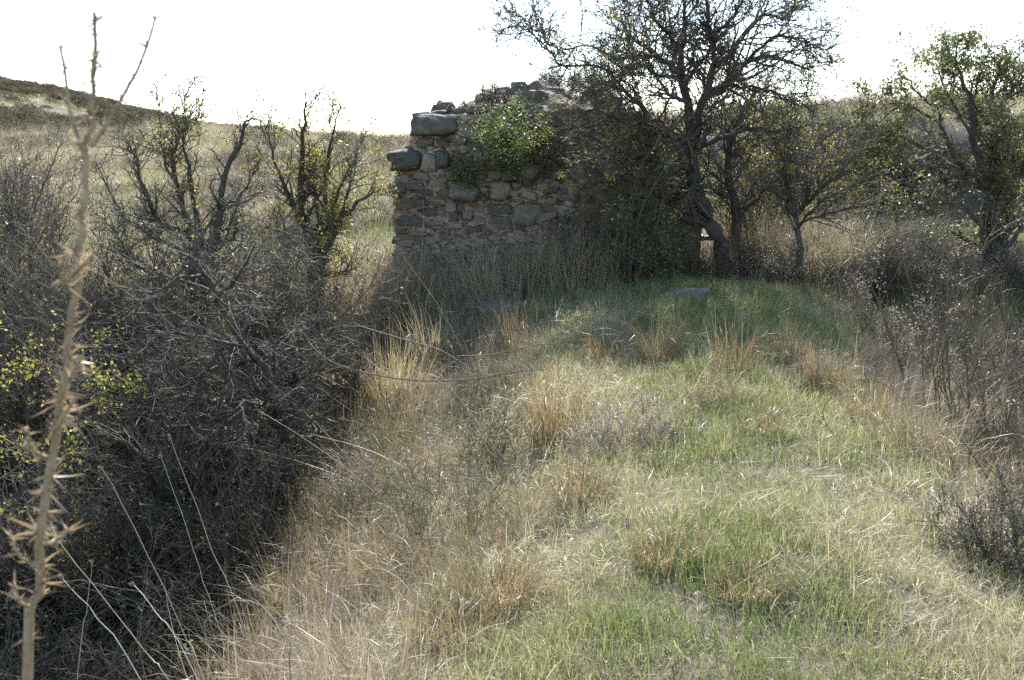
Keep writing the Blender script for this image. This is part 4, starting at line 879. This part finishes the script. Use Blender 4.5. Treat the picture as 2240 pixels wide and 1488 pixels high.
# --- round dark shrubs on the shaded bank
rd = np.random.default_rng(501)
def round_shrub_mesh(rng):
    g = Geo(); n = 2600; d = norm(rng.normal(size=(n, 3))); d[:, 2] = np.abs(d[:, 2])
    lump = .82 + .32 * vnoise(d[:, 0] * 2.4 + 20, d[:, 1] * 2.4 + d[:, 2] * 2 + 20, int(rng.integers(999)))
    leaf_cards(g, d * (lump * rng.uniform(.6, 1, n)**.5)[:, None] * np.array([1, 1, .8]), .075, rng, -.5, .3, .5)
    return g.mesh('shrub_foliage')
rsm = [round_shrub_mesh(rd) for _ in range(3)]
def shrub_stems(rng):
    g = Geo(); n = 60; d = norm(rng.normal(size=(n, 3)) + np.array([0, 0, .9])); d[:, 2] = np.abs(d[:, 2]); t = np.linspace(0, 1, 4)
    tubes(g, (d[:, None] * t[None, :, None] * np.array([.85, .85, .7])) + rng.normal(0, .02, (n, 4, 3)), np.tile(np.linspace(.02, .006, 4), (n, 1)), 3, rng)
    return g.mesh('shrub_stems')
ssm = shrub_stems(rd)
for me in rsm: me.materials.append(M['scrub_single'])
ssm.materials.append(M['twig'])
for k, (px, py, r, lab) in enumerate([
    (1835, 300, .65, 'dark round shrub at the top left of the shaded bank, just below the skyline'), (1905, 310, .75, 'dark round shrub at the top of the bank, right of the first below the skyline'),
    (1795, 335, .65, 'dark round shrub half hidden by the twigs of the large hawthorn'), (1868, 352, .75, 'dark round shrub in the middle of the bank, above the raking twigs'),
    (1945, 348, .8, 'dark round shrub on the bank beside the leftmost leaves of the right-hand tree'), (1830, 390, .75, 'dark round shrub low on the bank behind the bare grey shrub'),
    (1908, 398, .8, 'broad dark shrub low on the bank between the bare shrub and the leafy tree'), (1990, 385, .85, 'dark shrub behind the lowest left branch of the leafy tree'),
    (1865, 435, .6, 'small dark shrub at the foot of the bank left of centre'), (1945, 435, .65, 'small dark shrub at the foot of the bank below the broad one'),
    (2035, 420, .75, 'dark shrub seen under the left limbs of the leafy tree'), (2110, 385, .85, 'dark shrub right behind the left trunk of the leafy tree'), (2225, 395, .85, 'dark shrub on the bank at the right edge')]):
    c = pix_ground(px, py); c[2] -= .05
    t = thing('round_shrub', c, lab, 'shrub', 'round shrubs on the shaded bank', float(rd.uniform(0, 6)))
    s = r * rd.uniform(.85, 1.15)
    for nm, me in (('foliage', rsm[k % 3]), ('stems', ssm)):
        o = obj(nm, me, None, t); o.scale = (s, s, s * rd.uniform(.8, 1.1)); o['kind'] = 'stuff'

# ------------------------------------------------------------------ tussocks and weeds one can tell apart
rk = np.random.default_rng(601)
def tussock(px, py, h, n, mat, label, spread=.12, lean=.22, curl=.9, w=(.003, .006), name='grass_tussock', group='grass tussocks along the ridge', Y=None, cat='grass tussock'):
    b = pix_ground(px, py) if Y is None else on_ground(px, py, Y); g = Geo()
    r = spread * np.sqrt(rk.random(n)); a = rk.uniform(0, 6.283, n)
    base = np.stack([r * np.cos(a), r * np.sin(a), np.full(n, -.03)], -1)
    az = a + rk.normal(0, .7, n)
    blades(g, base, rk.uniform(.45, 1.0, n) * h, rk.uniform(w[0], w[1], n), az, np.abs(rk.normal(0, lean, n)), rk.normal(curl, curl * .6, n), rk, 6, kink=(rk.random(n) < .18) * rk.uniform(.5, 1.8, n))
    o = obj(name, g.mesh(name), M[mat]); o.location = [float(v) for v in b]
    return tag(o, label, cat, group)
TUS = [
 (1212, 985, .75, 190, 'rust', 'tall rust red grass tussock on the left edge of the ridge'), (1128, 775, .75, 60, 'rust', 'sparse reddish arching grass in front of the dark boulder'),
 (1440, 805, .6, 130, 'rust', 'orange grass tussock on the ridge below the flat stone'), (1605, 815, .55, 90, 'rust', 'orange brown tussock in the shadow across the ridge'),
 (1085, 1345, .42, 200, 'rust', 'curled grey and rust tussock at the bottom centre left'), (850, 1290, .42, 200, 'rust', 'curled rusty tussock on the left slope near the bottom'),
 (1275, 1100, .34, 160, 'rust', 'brown tussock on the left shoulder of the ridge, mid distance'), (1655, 955, .36, 70, 'rust', 'small upright brown tussock on the green crest'),
 (1460, 1225, .2, 170, 'rust', 'short olive brown tussock in the near turf'), (1900, 935, .5, 120, 'rust', 'orange grass tussock on the right edge of the ridge'),
 (1720, 800, .5, 120, 'rust', 'grey brown tussock in the hollow right of the crest'), (1800, 860, .5, 120, 'rust', 'drooping pale brown tussock right of the crest'),
 (1560, 880, .3, 80, 'rust', 'small pale curled tussock in the middle of the crest'), (640, 1330, .45, 170, 'rust', 'rusty grass tussock on the lower left slope'),
 (2150, 1075, .45, 120, 'rust', 'upright ochre grass beside the right gully'), (1000, 1420, .3, 150, 'rust', 'low rusty tussock at the bottom edge'), (1325, 800, .5, 110, 'rust', 'brown tussock left of the orange one on the ridge'), (1640, 1300, .17, 140, 'rust', 'low green brown clump beside the trodden patch'),
]
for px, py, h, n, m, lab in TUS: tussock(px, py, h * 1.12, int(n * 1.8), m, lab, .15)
GOLD = [(870, 830, .95, 240, 'largest golden grass clump left of the dark boulder'), (800, 800, .8, 160, 'golden grass clump at the left end of the wall, beside the thorn bush'), (950, 760, .9, 130, 'tall golden grass with open seed heads below the wall corner'), (830, 640, .8, 150, 'pale golden grass clump against the left corner of the wall'),
        (1260, 600, .95, 110, 'tall yellow grass against the middle of the wall'), (1800, 570, .9, 140, 'yellow reed clump behind the bare grey shrub'), (1880, 560, .8, 120, 'yellow reed clump in front of the dark bank')]
for k, (px, py, h, n, lab) in enumerate(GOLD):
    tussock(px, py, h * 1.1, int(n * 2.2), 'goldtuft', lab, .26, .2, .8, (.003, .0065), 'golden_grass_clump', 'golden grass clumps around the ruin', Y=(10.3, 10.8, 11.2, 13.1, 13.3, 14.6, 15.2)[k])
def weed(px, py, h, label, mat='leaf_brown', n=1200, Y=None, size=.011, dens=1.7, spread=.7, stems=10):
    stem_mat = 'twig_olive' if mat == 'leaf_grey' else 'twig_tan'
    b = pix_ground(px, py) if Y is None else on_ground(px, py, Y)
    bush('dead_weed', label, 'weed', b, h, spread, stems, rb, (stem_mat, stem_mat, mat), dict(n=n, size=size, jit=.012), stem_r=.003, group='dead weeds in the grass', levels=DENSE(h, dens))
weed(1385, 985, .42, 'large feathery pale brown weed on the left half of the ridge', n=2600, size=.013, spread=.9, stems=14)
weed(1310, 1010, .36, 'feathery brown weed left of the large pale one', n=1600, spread=.8)
weed(1345, 770, .5, 'tall pinkish brown weed near the foot of the ruin', n=1300)
weed(1560, 905, .28, 'small dead weed in the middle of the ridge', n=700)
weed(1760, 850, .4, 'dark brown weed right of the crest', n=800, size=.012)
weed(1870, 800, .4, 'brown leafy weed on the far right flank of the ridge', n=900, size=.018)
weed(960, 1140, .62, 'olive grey broom-like shrublet on the left slope', mat='leaf_grey', n=2800, size=.014, spread=.55, stems=16, dens=.9, Y=5.6)
weed(890, 1080, .55, 'second olive grey shrublet behind the broom-like one', mat='leaf_grey', n=1500, size=.014, spread=.5, stems=12, dens=.9, Y=6.4)
weed(1070, 960, .6, 'fine olive shrublet above the broom-like one', mat='leaf_grey', n=2200, size=.013, spread=.5, stems=12, dens=1.8, Y=7.0)
weed(760, 960, .7, 'fuzzy grey weed at the edge of the left gully', mat='leaf_brown', n=1800, size=.013, spread=.7, stems=12, dens=1.6, Y=7.6)
weed(430, 1460, .22, 'low plant with dark red leaves at the bottom left', mat='leaf_red', n=500, size=.022, spread=.9, stems=8, dens=2.0)

# ------------------------------------------------------------------ brambles in the gully
def bramble(px, py, Y, label, n=10, length=1.1, leaf='leaf_green', nl=260):
    b = on_ground(px, py, Y); t = thing('bramble', b, label, 'bramble', 'brambles in the left gully'); LP = []
    for k in range(n):
        a = rk.uniform(0, 6.28); d = np.array([math.cos(a), math.sin(a), rk.uniform(.6, 1.4)]); d /= np.linalg.norm(d); p = np.zeros(3) + rk.normal(0, .08, 3) * [1, 1, 0]; o_ = [p]
        for j in range(9): p = p + d * length / 9; o_.append(p); d = d + np.array([0, 0, -.17]) + rk.normal(0, .08, 3); d /= np.linalg.norm(d)
        LP.append(o_)
    LP = np.array(LP); g = Geo(); tubes(g, LP, np.tile(np.linspace(.0045, .0015, 10), (n, 1)), 4, rk); o = obj('canes', g.mesh('bramble_canes'), M['twig_red'], t); o['kind'] = 'stuff'
    P_ = LP.reshape(-1, 3); sel = rk.integers(0, len(P_), nl); g = Geo(); leaf_cards(g, P_[sel] + rk.normal(0, .035, (nl, 3)), .034, rk, .2, .3, .8); o = obj('foliage', g.mesh('bramble_leaves'), M[leaf], t); o['kind'] = 'stuff'
bramble(180, 1180, 6.4, 'bramble with small green leaves left of the dark gully boulder'); bramble(420, 1200, 6.2, 'bramble arching over the dark gully boulder from the right'); bramble(60, 1300, 5.0, 'bramble with yellowing leaves in the bottom left corner', leaf='leaf_yellow', nl=220); bramble(250, 1360, 4.6, 'low bramble in front of the dark gully boulder', length=.7); bramble(520, 1120, 7.2, 'bramble under the leaning thorn tree')

# ------------------------------------------------------------------ single long stalks
rl = np.random.default_rng(701)
def stalk(pts, depths, r, mat, label, tip=True, name='dry_stalk', cat='stalk', group='long dry stalks'):
    gd = pix_ground(*pts[-1])[1] / depths[-1]; k = gd if .6 < gd < 1.7 else 1.0; r = r * k          # its foot stands on the ground
    P = np.array([pix(a, b, d * k) for (a, b), d in zip(pts, depths)])
    # carry the stalk down into the ground it grows from
    e = P[-1] - P[-2]; e = e / np.linalg.norm(e); e = norm(e * .9 + np.array([0, 0, -.35])); q = P[-1].copy(); n = 0
    while q[2] > H(q[0], q[1]) - .03 and n < 200: q = q + e * .02; n += 1
    if n: P = np.vstack([P, q])
    S = smooth_line(P[::-1], 14); S[2:] += rl.normal(0, .0018, (12, 3)); b = S[0].copy()
    t = thing(name, b, label, cat, group); g = Geo(); tubes(g, (S - b)[None], np.linspace(r, r * .55, 14)[None], 6, rl, rnd=rl.random(1)); obj('stem', g.mesh('stalk_stem', True), M[mat], t)
    if tip:
        g = Geo(); n = 26; d = norm(S[-1] - S[-2]); base = np.tile(S[-1] - b, (n, 1)) - d * rl.uniform(0, .018, (n, 1))
        dirs = norm(d + rl.normal(0, .45, (n, 3))); tubes(g, base[:, None] + dirs[:, None] * np.linspace(0, .016, 3)[None, :, None], np.tile([.0012, .0009, .0003], (n, 1)), 3, rl, rnd=rl.random(n))
        o = obj('seed_head', g.mesh('stalk_head'), M['bract'], t); o['kind'] = 'stuff'
ST = [
 ([(222, 1020), (300, 1165), (400, 1380), (440, 1470)], (3.9, 3.8, 3.7, 3.6), .0028, 'stalk', 'long tan stalk with a knobbed tip, leaning left before the gully, tallest of its group'),
 ([(102, 1150), (210, 1290), (330, 1440), (370, 1490)], (3.7, 3.6, 3.5, 3.45), .0028, 'stalk', 'tan stalk leaning left just right of the foreground thistle'),
 ([(130, 1260), (220, 1360), (300, 1475)], (3.6, 3.5, 3.4), .0026, 'palestalk', 'pale stalk leaning left in the bottom left corner'),
 ([(290, 1275), (345, 1345), (405, 1432)], (3.7, 3.6, 3.5), .0026, 'palestalk', 'short bleached white stalk at the lower left'),
 ([(465, 970), (560, 985), (715, 1030), (830, 1085)], (5.2, 5.1, 5.0, 4.9), .0040, 'palestalk', 'bleached stalk lying almost level across the left gully'),
 ([(363, 1190), (480, 1200), (600, 1222), (700, 1250)], (4.5, 4.4, 4.3, 4.2), .0026, 'palestalk', 'thin level stalk below the bleached one'),
 ([(566, 812), (630, 870), (705, 940), (830, 1080)], (5.9, 5.8, 5.7, 5.5), .0034, 'stalk', 'tan stalk slanting down to the right from the leaning thorn tree'),
 ([(682, 950), (790, 980), (900, 1030), (990, 1100)], (5.4, 5.3, 5.2, 5.1), .003, 'stalk', 'tan stalk slanting over the left slope beside the olive grey shrublets'),
 ([(915, 1152), (960, 1100), (1010, 1065), (1115, 1036)], (4.9, 5.0, 5.1, 5.2), .0036, 'palestalk', 'bent bleached grass stem before the broom-like shrublet'),
 ([(370, 955), (420, 1080), (470, 1220), (520, 1330)], (4.4, 4.3, 4.2, 4.1), .0022, 'stalk', 'thin brown stalk in the middle of the left gully'),
 ([(350, 995), (400, 1130), (440, 1260), (480, 1370)], (4.5, 4.4, 4.3, 4.2), .0020, 'stalk', 'thin brown stalk left of the middle one in the gully'),
 ([(200, 1230), (190, 1330), (175, 1440)], (4.0, 3.9, 3.8), .0022, 'stalk', 'upright brown stalk right of the foreground thistle'),
 ([(880, 560), (940, 640), (1000, 740), (1020, 800)], (9.6, 9.6, 9.6, 9.6), .004, 'stalk', 'upright golden stem before the wall, right of the golden clump'),
 ([(950, 600), (930, 680), (940, 790)], (9.3, 9.3, 9.3), .004, 'stalk', 'golden stem standing before the golden clump'),
 ([(570, 900), (690, 975), (800, 1060), (930, 1180)], (5.6, 5.5, 5.4, 5.2), .0022, 'stalk', 'fine brown stalk crossing behind the bleached one'),
 ([(470, 950), (500, 1060), (520, 1190), (540, 1300)], (4.9, 4.8, 4.7, 4.6), .002, 'stalk', 'fine brown stalk right of the middle gully stalk'),
 ([(900, 740), (1010, 880), (1100, 1000), (1160, 1060)], (6.6, 6.5, 6.3, 6.2), .003, 'stalk', 'tan stalk slanting down to the ridge edge beside the tall rust tussock'),
 ([(780, 770), (900, 860), (1010, 960)], (7.4, 7.2, 7.0), .003, 'stalk', 'tan stalk slanting above the olive shrublet'),
 ([(1565, 1480), (1570, 1430), (1585, 1390)], (3.05, 3.15, 3.25), .0022, 'palestalk', 'bleached stem lying on the trodden patch'),
 ([(1645, 1105), (1675, 1070), (1705, 1035)], (4.8, 4.95, 5.1), .0028, 'palestalk', 'pale stem lying in the green grass of the crest'),
]
for pts, dep, r, m, lab in ST: stalk(pts, dep, r * .72, m, lab)
def cane(pts, depths, r, label):
    P = np.array([pix(a, b, d) for (a, b), d in zip(pts, depths)]); S = smooth_line(P, 26); b = S[0].copy()
    t = thing('thorn_cane', b, label, 'cane', 'arching thorn canes'); g = Geo(); tubes(g, (S - b)[None], np.linspace(r, r * .5, 26)[None], 6, rl); obj('stem', g.mesh('cane_stem', True), M['twig_grey'], t)
    P2, R2 = spawn((S - b)[None], np.full((1, 26), r), 30, (.012, .03), (0, 1), (1.0, 1.6), 0, .05, 2, .4, rl, .0008)
    g = Geo(); tubes(g, P2, R2, 3, rl); o = obj('thorns', g.mesh('cane_thorns'), M['twig_grey'], t); o['kind'] = 'stuff'
cane([(655, 720), (700, 775), (760, 805), (880, 830), (1010, 832), (1120, 815), (1190, 808)], (8.4, 8.2, 8.0, 7.7, 7.5, 7.4, 7.3), .006, 'long grey thorny cane sagging in front of the golden grass')
cane([(780, 712), (880, 742), (960, 765), (1020, 800)], (9.0, 8.7, 8.5, 8.3), .006, 'grey cane slanting down above the sagging cane')
cane([(1000, 780), (1080, 775), (1190, 752), (1270, 765)], (8.2, 8.2, 8.3, 8.4), .005, 'short grey cane arching near the foot of the ruin')
cane([(345, 620), (350, 680), (380, 740), (410, 800)], (8.2, 8.1, 8.0, 7.9), .006, 'pale hooked dead cane before the fanning hawthorn')
cane([(1860, 1000), (1800, 900), (1880, 830), (1960, 860), (2010, 950)], (6.4, 6.5, 6.7, 6.9, 7.0), .003, 'brown stem arching over the right edge of the ridge')

# ------------------------------------------------------------------ spiny dried thistle close to the camera
rf = np.random.default_rng(801); FY = 1.02
stem_px = [(63, 1500), (78, 1300), (97, 1140), (118, 980), (134, 850), (150, 720), (168, 580), (180, 470), (191, 360), (201, 240), (207, 130), (208, 32)]
S = np.array([pix(a, b, FY + .03 * k / 11) for k, (a, b) in enumerate(stem_px)])
foot = S[0] + (S[0] - S[3]) * np.array([.9, .6, 0]) ; foot[2] = H(foot[0], foot[1]) - .03
S = smooth_line(np.vstack([foot, S[0] * .45 + foot * .55, S]), 40); S[6:] += rf.normal(0, .0016, (34, 3))
rad = np.interp(np.linspace(0, 1, 40), [0, .2, .75, 1], [.0056, .0047, .0028, .0016])
root = thing('dried_thistle', S[0], 'tall dried spiny thistle stalk close to the camera at the left', 'thistle'); b0 = S[0].copy()
g = Geo(); tubes(g, (S - b0)[None], rad[None], 10, rf, rnd=np.array([.6])); stem_o = obj('stem', g.mesh('thistle_stem', True), M['thistle'], root)
branches = []
for pts in ([(186, 345), (178, 320), (161, 271), (149, 222), (141, 150), (131, 104)], [(199, 322), (218, 296), (254, 237), (280, 190), (302, 150), (325, 90), (339, 42)]):
    B = smooth_line(np.array([pix(a, b, FY + .03) for a, b in pts]), 16)
    g = Geo(); tubes(g, (B - b0)[None], np.linspace(.0021, .0013, 16)[None], 7, rf, rnd=np.array([.6])); bo = obj('branch', g.mesh('thistle_branch', True), M['thistle'], root); branches.append((B, bo))
def bract_cluster(c, d, n, ln, rng):
    g = Geo(); dirs = norm(rng.normal(size=(n, 3)) + d * .9); L_ = rng.uniform(.5, 1.0, n) * ln
    t = np.linspace(0, 1, 4); bend = rng.normal(0, .25, (n, 3))
    pts = c + dirs[:, None] * (t[None, :, None] * L_[:, None, None]) + bend[:, None] * (t[None, :, None]**2 * L_[:, None, None])
    side = norm(np.cross(dirs, rng.normal(size=(n, 3)))); w = np.array([.9, 1.0, .55, .04])[None] * (L_ * .06)[:, None]
    Lf, Rt = pts - side[:, None] * w[:, :, None], pts + side[:, None] * w[:, :, None]
    v = np.stack([Lf, Rt], 2).reshape(-1, 3); b = (np.arange(n) * 8)[:, None] + (np.arange(3) * 2)[None]
    g.add(v, np.stack([b, b + 1, b + 3, b + 2], -1).reshape(-1, 4), rnd=np.repeat(rng.random(n), 8))
    return g.mesh('spiny_bract')
clusters = []
ts = np.linspace(.17, 1.0, 46)
for k, t in enumerate(ts):
    i_ = min(int(t * 39), 38); c = S[i_] * (1 - (t * 39 - i_)) + S[i_ + 1] * (t * 39 - i_)
    low = 1 - (t - .17) / .83
    if rf.random() < (.12 if low > .3 else .3): continue
    t = min(1, max(.15, t + rf.normal(0, .008)))
    clusters.append((stem_o, c - b0, int(rf.integers(6, 22)) if low > .35 else 11, (.02 + .011 * low) * rf.uniform(.6, 1.35), np.array([.35 * (-1)**k + (.25 if low > .3 else 0), 0, .15])))
for B, bo in branches:
    for q in B[3::3]: clusters.append((bo, q - b0, 9, .02, np.array([0, 0, .3])))
for px0, py0, px1, py1, m in ((97, 1000, 62, 935, 3), (110, 960, 165, 870, 4), (85, 1240, 20, 1160, 4), (95, 1190, 160, 1150, 3), (128, 880, 185, 770, 4), (75, 1330, 30, 1270, 3), (150, 610, 215, 545, 3), (160, 640, 138, 570, 3)):
    A_, E_ = pix(px0, py0, FY), pix(px1, py1, FY - .02); B = smooth_line(np.array([A_, (A_ + E_) / 2 + [0, -.01, -.004], E_]), 8)
    g = Geo(); tubes(g, (B - b0)[None], np.linspace(.0022, .001, 8)[None], 5, rf, rnd=np.array([.4])); bo = obj('branch', g.mesh('thistle_side_branch', True), M['thistle'], root)
    for q in B[2::2]: clusters.append((bo, q - b0, 9, .02, norm(E_ - A_) * .6))
for par, c, n, ln, d in clusters: obj('spiny_bract', bract_cluster(c, d, n, ln, rf), M['bract'], par)
